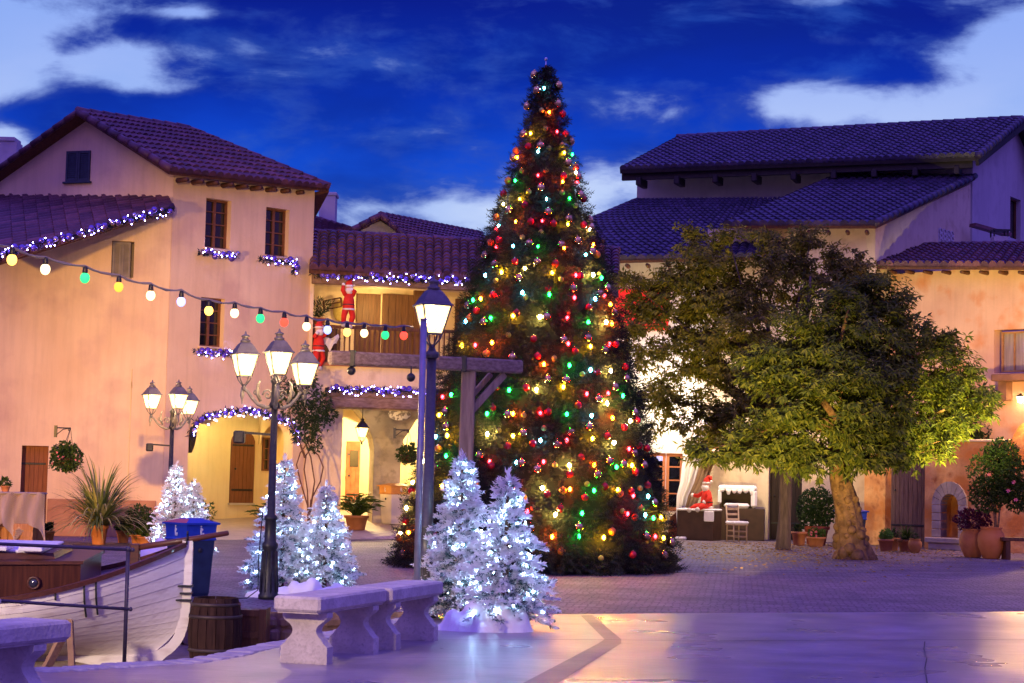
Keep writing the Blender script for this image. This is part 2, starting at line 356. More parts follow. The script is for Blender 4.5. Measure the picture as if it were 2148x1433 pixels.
# ------------------------------------------------------------------ ground
def ground_mat():
    m = bpy.data.materials.new('cobbles'); m.use_nodes = True; nt = m.node_tree; N = nt.nodes; L = nt.links; b = N['Principled BSDF']
    tc = N.new('ShaderNodeTexCoord'); mp = N.new('ShaderNodeMapping'); mp.inputs['Rotation'].default_value = (0, 0, .12); L.new(tc.outputs['Object'], mp.inputs[0])
    br = N.new('ShaderNodeTexBrick'); br.inputs['Scale'].default_value = 1; br.inputs['Brick Width'].default_value = .19; br.inputs['Row Height'].default_value = .13
    br.inputs['Mortar Size'].default_value = .015; br.inputs['Mortar Smooth'].default_value = .6
    br.inputs['Color1'].default_value = (.15, .115, .14, 1); br.inputs['Color2'].default_value = (.235, .18, .215, 1); br.inputs['Mortar'].default_value = (.06, .045, .055, 1)
    nz = N.new('ShaderNodeTexNoise'); nz.inputs['Scale'].default_value = 3; L.new(mp.outputs[0], nz.inputs['Vector'])
    ad = N.new('ShaderNodeVectorMath'); ad.operation = 'MULTIPLY_ADD'; L.new(nz.outputs['Color'], ad.inputs[0]); ad.inputs[1].default_value = (.14, .14, 0); L.new(mp.outputs[0], ad.inputs[2])
    L.new(ad.outputs[0], br.inputs['Vector'])
    n2 = N.new('ShaderNodeTexNoise'); n2.inputs['Scale'].default_value = .9; n2.inputs['Detail'].default_value = 10; L.new(mp.outputs[0], n2.inputs['Vector'])
    mx = N.new('ShaderNodeMixRGB'); mx.blend_type = 'OVERLAY'; mx.inputs[0].default_value = .7; L.new(br.outputs['Color'], mx.inputs[1]); L.new(n2.outputs['Fac'], mx.inputs[2])
    L.new(mx.outputs[0], b.inputs['Base Color']); b.inputs['Roughness'].default_value = .62; b.inputs['Specular IOR Level'].default_value = .3
    bp = N.new('ShaderNodeBump'); bp.inputs['Strength'].default_value = .8; bp.inputs['Distance'].default_value = .02; bp.invert = True
    L.new(br.outputs['Fac'], bp.inputs['Height'])
    n4 = N.new('ShaderNodeTexNoise'); n4.inputs['Scale'].default_value = 22; n4.inputs['Detail'].default_value = 4; L.new(mp.outputs[0], n4.inputs['Vector'])
    bp2 = N.new('ShaderNodeBump'); bp2.inputs['Strength'].default_value = .5; bp2.inputs['Distance'].default_value = .02; L.new(n4.outputs['Fac'], bp2.inputs['Height']); L.new(bp.outputs[0], bp2.inputs['Normal'])
    L.new(bp2.outputs[0], b.inputs['Normal']); return m
def paving_mat(name, c1, c2, rough):
    m = bpy.data.materials.new(name); m.use_nodes = True; nt = m.node_tree; N = nt.nodes; L = nt.links; b = N['Principled BSDF']
    tc = N.new('ShaderNodeTexCoord'); n = N.new('ShaderNodeTexNoise'); n.inputs['Scale'].default_value = 1.1; n.inputs['Detail'].default_value = 10; L.new(tc.outputs['Object'], n.inputs['Vector'])
    r = N.new('ShaderNodeValToRGB'); r.color_ramp.elements[0].position = .30; r.color_ramp.elements[1].position = .74
    r.color_ramp.elements[0].color = (*c1, 1); r.color_ramp.elements[1].color = (*c2, 1); L.new(n.outputs['Fac'], r.inputs[0])
    mps = N.new('ShaderNodeMapping'); mps.inputs['Scale'].default_value = (.35, 1.6, 1); mps.inputs['Rotation'].default_value = (0, 0, .1); L.new(tc.outputs['Object'], mps.inputs[0])
    sp = N.new('ShaderNodeTexNoise'); sp.inputs['Scale'].default_value = 9; sp.inputs['Detail'].default_value = 10; sp.inputs['Roughness'].default_value = .75; L.new(mps.outputs[0], sp.inputs['Vector'])
    mx = N.new('ShaderNodeMixRGB'); mx.blend_type = 'OVERLAY'; mx.inputs[0].default_value = .75; L.new(r.outputs[0], mx.inputs[1]); L.new(sp.outputs['Fac'], mx.inputs[2])
    L.new(mx.outputs[0], b.inputs['Base Color'])
    mr = N.new('ShaderNodeMapRange'); mr.inputs[3].default_value = rough - .05; mr.inputs[4].default_value = rough + .09; mr.inputs[1].default_value = .3; mr.inputs[2].default_value = .7
    n5 = N.new('ShaderNodeTexNoise'); n5.inputs['Scale'].default_value = .8; n5.inputs['Detail'].default_value = 2; L.new(tc.outputs['Object'], n5.inputs['Vector']); L.new(n5.outputs['Fac'], mr.inputs[0]); L.new(mr.outputs[0], b.inputs['Roughness']); b.inputs['Specular IOR Level'].default_value = .55
    bp = N.new('ShaderNodeBump'); bp.inputs['Strength'].default_value = .6; bp.inputs['Distance'].default_value = .008
    n3 = N.new('ShaderNodeTexNoise'); n3.inputs['Scale'].default_value = 14; n3.inputs['Detail'].default_value = 10; n3.inputs['Roughness'].default_value = .7; L.new(mps.outputs[0], n3.inputs['Vector'])
    L.new(n3.outputs['Fac'], bp.inputs['Height']); L.new(bp.outputs[0], b.inputs['Normal']); return m
def flat(name, pts, m, holes=(), z=0.0):
    loops = [[V((p[0], p[1], 0)) for p in pts]] + [[V((p[0], p[1], 0)) for p in h] for h in holes]
    tris = tessellate_polygon(loops); fl = [p for l in loops for p in l]
    fs = []
    for t in tris:
        a, b, c = (fl[i] for i in t)
        fs.append(t if (b - a).cross(c - a).z > 0 else t[::-1])
    mb = MB(); mb.add([(p.x, p.y, z) for p in fl], fs)
    me = bpy.data.meshes.new(name); me.from_pydata([tuple(p) for p in mb.v], [], mb.f); me.materials.append(m)
    o = bpy.data.objects.new(name, me); COL.objects.link(o); return o

def smoothline(pts, k=6):
    out = []
    for i in range(len(pts) - 1):
        p0, p1, p2, p3 = (V(pts[max(0, min(len(pts) - 1, i + q))]) for q in (-1, 0, 1, 2))
        for j in range(k):
            t = j / k; out.append(.5 * ((2 * p1) + (p2 - p0) * t + (2 * p0 - 5 * p1 + 4 * p2 - p3) * t * t + (3 * p1 - p0 - 3 * p2 + p3) * t ** 3))
    out.append(V(pts[-1])); return out
near_px = [(-500, 1400), (-120, 1408), (100, 1404), (210, 1397), (370, 1388), (450, 1376), (520, 1360), (620, 1341), (720, 1322), (820, 1303), (868, 1292)]
near = smoothline([G(*p) for p in near_px], 5)
far_px = [(868, 1284), (760, 1284), (640, 1285), (560, 1283), (500, 1279), (420, 1268), (330, 1240), (200, 1222), (-200, 1216), (-500, 1216)]
farl = smoothline([G(*p) for p in far_px], 3)
for q in near[1:-1]: q.y += ru(-.02, .02)
pit = [(p.x, p.y) for p in near] + [(p.x, p.y) for p in farl]
GM = ground_mat()
struct(flat('ground_cobbles', [(-450, -60), (450, -60), (450, 900), (-450, 900)], GM, [pit]))
SAND = mat('sand', (.26, .19, .12), (.38, .29, .19), scale=4, rough=.95, bump=.5, bscale=25)
PZ = -.55
gx = [p[0] for p in pit]; gy = [p[1] for p in pit]
mb = MB(); nx = ny = 40; X0, X1, Y0, Y1 = min(gx) - .3, max(gx) + .3, min(gy) - .3, max(gy) + .3
mb.add([(X0 + (X1 - X0) * i / nx, Y0 + (Y1 - Y0) * j / ny, PZ + ru(-.02, .03)) for j in range(ny + 1) for i in range(nx + 1)],
       [(j * (nx + 1) + i, j * (nx + 1) + i + 1, (j + 1) * (nx + 1) + i + 1, (j + 1) * (nx + 1) + i) for j in range(ny) for i in range(nx)], True)
struct(mb.build('sand_ground', SAND))
# stone lining of the pit: rough rubble courses
STONE = mat('rubble_stone', (.16, .085, .065), (.30, .19, .15), scale=3, rough=.9, bump=.6, bscale=9, c3=(.10, .06, .05), s3=5)
mb = MB(); cyc = [V((p[0], p[1], 0)) for p in pit]
for i in range(len(cyc)):
    a, b = cyc[i], cyc[(i + 1) % len(cyc)]
    if (b - a).length < 1e-3: continue
    t = (b - a).normalized(); out = V((t.y, -t.x, 0)); n = max(1, round((b - a).length / .28))
    mb.prism([(0, 0), ((b - a).length, 0), ((b - a).length, -PZ - .0015), (0, -PZ - .0015)], -.004, .15, M=Mx(((t.x, out.x, 0, a.x), (t.y, out.y, 0, a.y), (0, 0, 1, PZ), (0, 0, 0, 1))))
    for k in range(n):
        for r, (z0, z1) in enumerate(((PZ, PZ + .2), (PZ + .2, PZ + .36), (PZ + .36, -.05))):
            s0 = k * (b - a).length / n + (.1 if r % 2 else 0); L_ = (b - a).length / n
            e = ru(-.06, -.02)
            mb.box((s0 + .012, e, z0 + .012 - PZ), (s0 + L_ - .012, .05, z1 - PZ - .005), M=Mx(((t.x, out.x, 0, a.x), (t.y, out.y, 0, a.y), (0, 0, 1, PZ), (0, 0, 0, 1))), bev=.03)
o = mb.build('pit_wall', STONE); tag(o, 'rough stone lining wall around the sunken boat pit', 'retaining wall')
PAV = paving_mat('smooth_paving', (.20, .165, .20), (.40, .335, .36), .30)
BAND = paving_mat('paving_band', (.13, .105, .13), (.18, .15, .17), .42)
edge = [(p.x, p.y) for p in near]; 
top_r = [G(868, 1292), G(905, 1290), G(1120, 1290), G(1500, 1287), G(2148, 1284), G(2900, 1281)]
def inset(p, d): return (p[0] + .0, p[1] - d)
pv = [inset(p, .22) for p in edge] + [(p.x, p.y) for p in top_r] + [(14, -8), (-14, -8)]
struct(flat('smooth_paving', pv, PAV, z=.006))
# rough stone kerb between paving and pit
KERB = mat('kerb_stone', (.36, .31, .34), (.50, .45, .46), scale=6, rough=.8, bump=.7, bscale=14)
mb = MB()
for i in range(len(near) - 1):
    a, b = near[i], near[i + 1]; t = (b - a); Ls = t.length
    if Ls < .02: continue
    t.normalize(); nn = V((t.y, -t.x, 0)); nn = nn if nn.y < 0 else -nn
    k = 1 if i % 2 else 1
    for q in range(k):
        s0, s1 = Ls * q / k - .004, Ls * (q + 1) / k + .01; w_ = .26 + ru(-.015, .015)
        mb.box((s0, -.03, -.1), (s1, w_, .018 + ru(-.006, .006)), M=Mx(((t.x, nn.x, 0, a.x), (t.y, nn.y, 0, a.y), (0, 0, 1, 0), (0, 0, 0, 1))), bev=.02)
struct(mb.build('stone_kerb', KERB))
def strip(name, pts, w, m, z):
    ps = [V((p.x, p.y, 0)) for p in pts]; l, r = [], []
    for i, p in enumerate(ps):
        t = (ps[min(i + 1, len(ps) - 1)] - ps[max(i - 1, 0)]).normalized(); n = V((-t.y, t.x, 0)); l.append(p + n * w / 2); r.append(p - n * w / 2)
    mb = MB(); k = len(ps); mb.add([(p.x, p.y, z) for p in l + r], [(i, k + i, k + i + 1, i + 1) for i in range(k - 1)])
    return struct(mb.build(name, m))
# dark inlaid bands, drawn as sheets
def sheet(name, px, m, z): return struct(flat(name, [G(*p).xy[:] for p in px], m, z=z))
sheet('paving_band', [(1218, 1293), (1243, 1292), (1303, 1343), (1303, 1352), (1160, 1442), (1085, 1442), (1255, 1352), (1268, 1343)], BAND, .010)
JOINT = mat('paving_joint', (.05, .045, .06), rough=.8)
strip('paving_joint', [G(1120, 1344), G(1500, 1347), G(2400, 1343)], .022, JOINT, .014)
strip('paving_joint', [G(660, 1349), G(900, 1346), G(1120, 1344)], .012, JOINT, .014)
strip('paving_joint', [G(1940, 1349), G(1938, 1365), G(1944, 1385), G(1940, 1405), G(1946, 1445)], .012, JOINT, .016)
strip('paving_joint', [G(1120, 1289.5), G(1500, 1286.5), G(2300, 1283)], .03, JOINT, .012)
strip('paving_joint', [G(600, 1395), G(860, 1383), G(1180, 1385)], .006, JOINT, .016)
struct(strip('paving_edge_band', [G(1250, 1208), G(1600, 1199), G(2300, 1203)], .12, BAND, .003))
# arcade floor, rising gently towards the houses
def zA(Y): return max(0.0, (Y - 45.0) * .075)
AF = paving_mat('arcade_paving', (.42, .33, .24), (.54, .44, .33), .5)
c = [G(300, 1137), G(440, 1134), G(740, 1133), G(1050, 1130), G(1400, 1131)]
mb = MB(); fr = [(p.x, p.y) for p in c]
vs = [(x, y, .012) for x, y in fr] + [(x * 1.02, y + .4, max(.02, zA(y + .4))) for x, y in fr] + [(x * 1.25 + (-1 if x < 0 else 0), 58, zA(58)) for x, y in fr]
k = len(fr); mb.add(vs, [(r * k + i, r * k + i + 1, (r + 1) * k + i + 1, (r + 1) * k + i) for r in range(2) for i in range(k - 1)])
struct(mb.build('arcade_floor', AF))

# ------------------------------------------------------------------ windows, doors
def window(F_, root, px, off=-.16, panes=(2, 4), m=FRAME, glass=GLASSD, sill=True, name='window', thick=.06, label=None, frame=None):
    r = F_.rect(*px, off=0); 
    if frame: r2 = F_.rect(*frame, off=off)
    else: r2 = r
    x0, x1, z0, z1 = r2[0], r2[1], r2[2], r2[3]
    mb = MB(F_.M); e = .05
    mb.box((x0, off - thick, z0), (x0 + e, off, z1)); mb.box((x1 - e, off - thick, z0), (x1, off, z1))
    mb.box((x0 + e, off - thick, z0), (x1 - e, off, z0 + e)); mb.box((x0 + e, off - thick, z1 - e), (x1 - e, off, z1))
    nx, nz = panes
    for i in range(1, nx):
        c = x0 + (x1 - x0) * i / nx; w_ = .035 if i * 2 == nx else .014
        mb.box((c - w_, off - thick + .008, z0 + e), (c + w_, off - .004, z1 - e))
    for j in range(1, nz):
        c = z0 + (z1 - z0) * j / nz; mb.box((x0 + e, off - thick + .012, c - .014), (x1 - e, off - .008, c + .014))
    L0 = root.location
    w = mb.build(name, m, root, off=L0, label=label)
    g_ = MB(F_.M); g_.box((x0 + .02, off - thick - .01, z0 + .02), (x1 - .02, off - thick + .006, z1 - .02)); g_.build('pane', glass, w, off=L0)
    if sill:
        s_ = MB(F_.M); s_.box((r[0] - .04, off - .02, r[2] - .05), (r[1] + .04, .05, r[2] + .004), bev=.01); s_.build('sill', PLA if m is FRAME else m, w, off=L0)
    return r
def boards(F_, root, name, poly, off, m, n=6, thick=.05, iron=True, label=None):
    xs = [p[0] for p in poly]; zs = [p[1] for p in poly]; x0, x1 = min(xs), max(xs); mb = MB(F_.M)
    mb.prism(poly, off - thick, off - .012)
    for i in range(n):
        a, b = x0 + (x1 - x0) * i / n + .006, x0 + (x1 - x0) * (i + 1) / n - .006
        def top(x):
            for k in range(len(poly)):
                p, q = poly[k], poly[(k + 1) % len(poly)]
                if (p[0] - x) * (q[0] - x) <= 0 and abs(p[0] - q[0]) > 1e-6:
                    z = p[1] + (q[1] - p[1]) * (x - p[0]) / (q[0] - p[0])
                    if z > min(zs) + .3: return z
            return max(zs)
        mb.prism([(a, min(zs)), (b, min(zs)), (b, top(b)), ((a + b) / 2, top((a + b) / 2)), (a, top(a))], off - .02, off + ru(0, .006))
    d = mb.build(name, m, root, off=root.location, label=label)
    if iron:
        for z in (min(zs) + .18 * (max(zs) - min(zs)), min(zs) + .8 * (max(zs) - min(zs))):
            ib = MB(F_.M); ib.box((x0 + .02, off + .006, z - .025), (x1 - .05, off + .018, z + .025), bev=.005); ib.build('hinge', IRON, d, off=root.location)
        hb = MB(F_.M); hb.ball((x0 + .08 * (x1 - x0) + .05, off + .04, (min(zs) + max(zs)) / 2 - .05), .03); hb.build('handle', IRON, d, off=root.location)
    return d
def rafters(mb, A, B, n, L=.3, r=.065, down=.16, side=None, skip=0):
    A, B = V(A), V(B); t = (B - A).normalized(); o = V((-t.y, t.x, 0)); o = o if o.y > 0 else -o
    for i in range(n):
        p = A + (B - A) * ((i + .5) / n) - V((0, 0, down)) + o * .02
        mb.tube([p + o * .04, p + o * (L + .1)], [r * .8, r], n=8)

# ================================================================== HOUSE A (left, gabled, with arcade arch)
C0 = G(337, 1128)
dA = V((.733, .68, 0)); FA = Face(C0, C0 + dA * 5)
FG = Face(C0 + V((-3, 1, 0)) * 4, C0); FW = Face(C0 + V((-4.3, -1, 0)) * 2, C0)
A_ = thing('gabled_house', 'tall peach plastered house with gable, shuttered attic window and garlanded arcade arch', 'house', C0)
sE = FA.at(651, 700)[0]; zE = FA.at(360, 366)[1]; zE2 = FA.at(652, 408)[1]
ar = (FA.at(393, 1000)[0], FA.at(612, 1000)[0]); zsp = FA.at(394, 908)[1]; zap = FA.at(500, 862)[1]
W1, W2, W3 = FA.rect(431, 418, 484, 522), FA.rect(557, 437, 606, 538), FA.rect(420, 625, 470, 728)
mb = MB(FA.M)
arc = [(ar[0] + (ar[1] - ar[0]) * (.5 - .5 * cos(pi * k / 16)), zsp + (zap - zsp) * sin(pi * k / 16)) for k in range(17)]
mb.prism([(.002, 0), (ar[0], 0)] + arc + [(ar[1], 0), (sE, 0), (sE, (zE + zE2) / 2 + .3), (.002, (zE + zE2) / 2 + .3)], 0, -.38, holes=[rl(W1), rl(W2), rl(W3)])
mb2 = MB(FG.M); zr = FG.at(358, 354)[1]; c_s = FG.len
ap = FG.at(166, 247); lf = FG.at(-110, 440)
mb2.prism([(FG.at(-110, 900)[0], 0), (c_s - .01, 0), (c_s - .01, zr), FG.at(166, 240), FG.at(-110, 431)], 0, -.3, holes=[rl(FG.rect(139, 317, 190, 381))])
mb3 = MB(FW.M); dr = FW.rect(42, 935, 98, 1142); wr = FW.rect(234, 506, 281, 582)
a0 = FW.at(-90, 1000)[0]
mb3.prism([(a0, 0), (dr[0], 0), (dr[0], dr[3]), (dr[1], dr[3]), (dr[1], 0), (FW.len - .012, 0), (FW.len - .012, FW.at(352, 447)[1]), FW.at(-90, 560)], .0, -.32, holes=[rl(wr)])
for q in (mb2, mb3): mb.add(q.v, q.f) if False else None
wall = MB(); [wall.add(q.v, q.f) for q in (mb, mb2, mb3)]
# right flank and back so that the house is closed from the side
bx = MB(FA.M); bx.box((sE - .3, -5, 3.9), (sE - .002, -.381, zE2)); wall.add(bx.v, bx.f)
wall.build('wall', PLA, A_, off=C0)
dd = MB(FW.M); x_ = FW.at(326, 1080)[0]; dz = FW.at(200, 1048)[1]
dd.box((dr[1] + .02, 0, 0), (x_, .05, dz), bev=.01); dd.box((a0, 0, 0), (dr[0] - .02, .05, dz), bev=.01); dd.build('dado', DADO, A_, off=C0)
# roof
E1, E2, R1, R2 = P(357, 358, 43.75), P(690, 395, 47.3), P(163, 234, 44.93), P(397, 271, 47.2)
Rr = MB(); roof_quad(Rr, E1, E2, R2, R1, tile=.22); L1 = P(-140, 452, 46.22); roof_quad(Rr, L1 + (R2 - R1), L1, R1, R2, tile=.26)
cap_tiles(Rr, R1, R2, .11); cap_tiles(Rr, E1 + V((0, 0, .05)), R1, .09); cap_tiles(Rr, L1, R1, .07); cap_tiles(Rr, E2 + V((0, 0, .05)), R2, .09)
V1, V2, V3, V4 = P(-60, 563, 40.2), P(362, 433, 43.9), P(357, 416, 44.9), P(-60, 409, 46.6)
roof_quad(Rr, V1, V4, V2 + (V4 - V1) * .62, V2, tile=.24) if False else roof_quad(Rr, V1, V4, V2 + (V4 - V1), V2, tile=.24); cap_tiles(Rr, V1 + V((0, 0, .03)), V2, .10)
roof_o = Rr.build('roof', TILE, A_, off=C0)
sl = MB(); slab(sl, E1, E2, R2, R1, .10); slab(sl, L1 + (R2 - R1), L1, R1, R2, .03); slab(sl, V1, V4, V3, V2, .12)
rafters(sl, E1 + V((.25, .1, 0)), E2 - V((.4, .3, 0)), 9); slab(sl, P(652, 404, 47.6), E2, P(672, 408, 50), P(655, 460, 50), .1)
sl.build('eaves', WOOD, A_, off=C0)
window(FA, A_, (431, 418, 484, 522)); window(FA, A_, (557, 437, 606, 538)); window(FA, A_, (420, 625, 470, 728))
SHUT = mat('shutter_dark', (.02, .03, .05), (.03, .045, .07), scale=10, rough=.6); SHG = mat('shutter_grey', (.19, .17, .17), (.25, .22, .21), scale=6, rough=.7)
def shutter(F_, root, px, m, off, n=13, leaves=2, sill=True):
    x0, x1, z0, z1 = F_.rect(*px); mb = MB(F_.M)
    for k in range(leaves):
        a, b = x0 + (x1 - x0) * k / leaves + .004, x0 + (x1 - x0) * (k + 1) / leaves - .004
        mb.box((a, off - .04, z0), (a + .05, off, z1)); mb.box((b - .05, off - .04, z0), (b, off, z1)); mb.box((a + .05, off - .04, z0), (b - .05, off, z0 + .06)); mb.box((a + .05, off - .04, z1 - .06), (b - .05, off, z1))
        for i in range(n):
            z = z0 + .06 + (z1 - z0 - .12) * (i + .5) / n; h = (z1 - z0 - .12) / n * .5
            mb.add([(a + .05, off - .035, z - h * .6), (b - .05, off - .035, z - h * .6), (b - .05, off - .008, z - h * 1.0), (a + .05, off - .008, z - h), (a + .05, off - .035, z + h), (b - .05, off - .035, z + h), (b - .05, off - .03, z + h), (a + .05, off - .03, z + h)],
                   [(0, 1, 2, 3), (4, 5, 6, 7), (3, 2, 6, 7), (0, 4, 5, 1)])
    s = mb.build('shutter', m, root, off=root.location)
    if sill:
        q = MB(F_.M); q.box((x0 - .05, off - .04, z0 - .05), (x1 + .05, off + .05, z0 - .004), bev=.01); q.build('sill', m, s, off=root.location)
    q = MB(F_.M); q.box((x0, off - .09, z0), (x1, off - .06, z1)); q.build('panel', m, s, off=root.location)
shutter(FG, A_, (139, 317, 190, 381), SHUT, .03); shutter(FW, A_, (235, 507, 274, 581), SHG, -.05)
dl = FW.rect(42, 935, 90, 1142); boards(FW, A_, 'door', [(dl[0] - .02, 0), (dr[1], 0), (dr[1], dr[3]), (dl[0] - .02, dr[3])], -.22, mat('door_wood_red', (.16, .045, .015), (.24, .075, .028), scale=6, rough=.6, stretch=(6, 6, .5)), 6)
# arcade interior
IN = MB(FA.M); D = -2.7
IN.box((-.9, D - .2, 0), (sE + 2.0, D, 3.9)); IN.box((-.7, D, 0), (-.38, -.385, 3.9)); IN.box((sE + .9, D, 0), (sE + 1.2, -.385, 3.9))
IN.box((-.7, D, 3.45), (sE + 1.2, -.385, 3.6))
ar2 = [((ar[1] + .1) + 0 * k, 0) for k in range(1)]
IN.prism([(ar[1] - .55, 2.6), (ar[1] - .5, 3.0), (ar[1] - .3, 3.3), (ar[1] + .0, 3.44), (ar[0] + 1.6, 3.44), (ar[0] + 1.35, 3.1), (ar[0] + 1.0, 2.75), (ar[0] + .9, 2.3), (ar[0] + .55, 2.3), (ar[0] + .4, 2.9), (ar[0], 3.449), (ar[1] + .8, 3.449), (ar[1] + .8, .2), (ar[1] - .55, .2)][::-1], -1.75, -1.5) if False else None
IN.build('arcade_wall', PLY, A_, off=C0)
# inner cross arch with hanging springer
x0, x1, z0, z1 = FA.rect(482, 904, 531, 1055, off=D)
DOORM = mat('door_wood', (.14, .05, .02), (.20, .08, .035), scale=5, rough=.6, stretch=(8, 8, .5))
boards(FA, A_, 'door', archpoly(x0, x1, z0, z1 - .3, z1), D + .06, DOORM, 6, label='tall arched plank door inside the arcade')
q = MB(FA.M); q.box((x0 - .03, D, z0 - .05), (x1 + .03, D + .09, z0 - .003)); q.build('door_step', mat('pale_stone', (.5, .45, .36), (.6, .54, .44), scale=4), A_, off=C0)
window(FA, A_, (552, 918, 578, 988), off=D + .06, frame=(552, 918, 580, 988), panes=(2, 3), sill=False)
q = MB(FA.M); sp = FA.at(420, 880, -1.3)[0]
q.prism([(sp - .28, 3.44), (sp - .26, 2.95), (sp - .15, 2.72), (sp + .18, 2.72), (sp + .26, 2.95), (sp + .5, 3.25), (sp + .9, 3.44)], -1.5, -1.1); q.build('springer', PLY, A_, off=C0)

# ================================================================== HOUSE B (centre, balcony over a passage)
a0b = S(640, 1100, 47.3); FB = Face(a0b, a0b + V((4, 1, 0)).normalized() * 9.5)
B_ = thing('balcony_house', 'cream house with purple tiled roof, deep wooden balcony and garlanded passage below', 'house', a0b)
sL = FB.at(648, 700)[0]; sR = FB.at(1290, 700)[0]
zt = FB.at(820, 585)[1]
rec = FB.rect(656, 604, 1012, 767); rec2 = FB.rect(1050, 604, 1240, 767)
pas = FB.rect(716, 862, 1000, 1120); 
mb = MB(FB.M)
mb.prism([(sL, 0), (pas[0], 0), (pas[0], pas[3]), (pas[1], pas[3]), (pas[1], 0), (sR, 0), (sR, zt), (sL, zt)], 0, -.4, holes=[rl(rec), rl(rec2)])
mb.box((sL, -2.4, rec[2] - .15), (sR, -.402, rec[2] - .01)); mb.box((sR - .3, -5.5, 0), (sR - .004, -.402, zt))
# plaster of recess
mb.box((sL - .2, -2.2, rec[2]), (sR, -1.95, zt - .01))
mb.build('wall', PLB, B_, off=a0b)
q = MB(FB.M); q.box((sL - .8, -5.3, 0), (sR, -5.05, rec[2] - .16)); q.box((pas[0] - .75, -5.04, 0), (pas[0] - .55, -.41, rec[2] - .16))
# vaulted inner arches behind the column
co = FB.rect(776, 870, 832, 1090, off=-2.2); 
q.prism([(co[0] - 2.9, 3.6), (co[0] - 2.9, 2.5)] + [(co[0] - 2.9 + (co[0] + .12 - (co[0] - 2.9)) * (.5 - .5 * cos(pi * k / 12)), 2.3 + .85 * sin(pi * k / 12)) for k in range(13)] + [(co[0] + .12, 0), (co[1] - .12, 0)] +
        [(co[1] - .12 + 2.4 * (.5 - .5 * cos(pi * k / 12)), 2.3 + .85 * sin(pi * k / 12)) for k in range(13)] + [(co[1] + 2.4, 3.6)], -2.5, -2.1)
q.build('passage_wall', PLY, B_, off=a0b)
CONC = mat('concrete_grey', (.30, .27, .24), (.48, .44, .39), scale=1.5, rough=.85, bump=.2, c3=(.2, .18, .16), s3=4)
q = MB(FB.M); cx = (co[0] + co[1]) / 2; hw = (co[1] - co[0]) / 2
def sq(z, w): return [(cx - w, -2.0 - w, z), (cx + w, -2.0 - w, z), (cx + w, -2.0 + w, z), (cx - w, -2.0 + w, z)]
q.loft([sq(0, hw), sq(2.2, hw), sq(2.5, hw * 1.15), sq(3.0, hw * 1.9), sq(3.3, hw * 2.6)], True); q.build('column', CONC, B_, off=a0b)
# pent beam over passage, fascia beam under eave, balcony boards
q = MB(FB.M); bm_ = FB.rect(690, 812, 1030, 860, off=.3); b0 = FB.at(684, 835, .3)[0]
q.box((b0, .002, bm_[2]), (sR, .32, bm_[2] + .26), bev=.02); q.box((b0, .003, bm_[2] + .262), (sR, .26, bm_[2] + .5), bev=.02)
fz = FB.rect(656, 574, 1000, 602, off=.25); q.box((sL + .02, .002, fz[2]), (sR, .25, fz[3]), bev=.015)
q.build('beam', WOODX, B_, off=a0b)
q = MB(FB.M); lz = FB.at(820, 768)[1]; q.box((sL + .05, .003, lz - .05), (sR, .12, lz + .03)); q.build('balcony_edge', mat('terracotta_edge', (.3, .12, .06), (.38, .16, .08), scale=8), B_, off=a0b)
# balcony wood doors and right window
def woodpanel(x0, y0, x1, y1, off, name='door', n=4, m=WOOD):
    r = FB.rect(x0, y0, x1, y1, off=off); boards(FB, B_, name, rl(r), off + .06, m, n, iron=False)
BROWN = mat('balcony_wood', (.08, .034, .014), (.14, .064, .028), scale=5, rough=.55, stretch=(8, 8, .6))
woodpanel(746, 617, 796, 762, -1.95, m=BROWN); woodpanel(800, 618, 868, 762, -1.95, n=5, m=BROWN); woodpanel(953, 628, 1002, 762, -1.95, m=BROWN)
q = MB(FB.M); r_ = FB.rect(866, 610, 886, 762, off=-1.9); q.box((r_[0], -1.95, r_[2]), (r_[1], -1.8, r_[3])); q.build('post', BROWN, B_, off=a0b)
# balustrade
q = MB(FB.M); bz = FB.at(820, 762, -.1)[1]
q.box((rec[0], -.16, bz + .82), (rec[1], -.08, bz + .9))
n_ = 34
for i in range(n_): x = rec[0] + (rec[1] - rec[0]) * (i + .5) / n_; q.box((x - .018, -.135, bz + .02), (x + .018, -.105, bz + .82))
q.box((rec[0], -.15, bz - .02), (rec[1], -.09, bz + .06)); q.build('balustrade', WOOD, B_, off=a0b)
# passage door and niche in the back
r_ = FB.rect(725, 926, 754, 1062, off=-5.05); d_ = boards(FB, B_, 'door', rl(r_), -4.99, mat('door_wood_brick', (.28, .08, .03), (.36, .12, .05), scale=6), 3)
q = MB(FB.M); xm = (r_[0] + r_[1]) / 2; q.box((xm - .1, -4.975, r_[3] - .7), (xm + .14, -4.96, r_[3] - .25)); q.build('pane', GLASSD, d_, off=a0b)
# sign disc hanging in the passage
# roof
e0, e1, r1, r0 = P(649, 563, 46.7), P(1300, 597, 49.0), P(1300, 524, 51.5), P(652, 487, 49.7)
Rr = MB(); roof_quad(Rr, e0, e1, r1, r0, tile=.235, row=.3, h=.10); cap_tiles(Rr, r0, r1, .10); Rr.build('roof', TILE, B_, off=a0b)
sl = MB(); slab(sl, e0, e1, r1, r0, .13); sl.build('eaves', WOOD, B_, off=a0b)

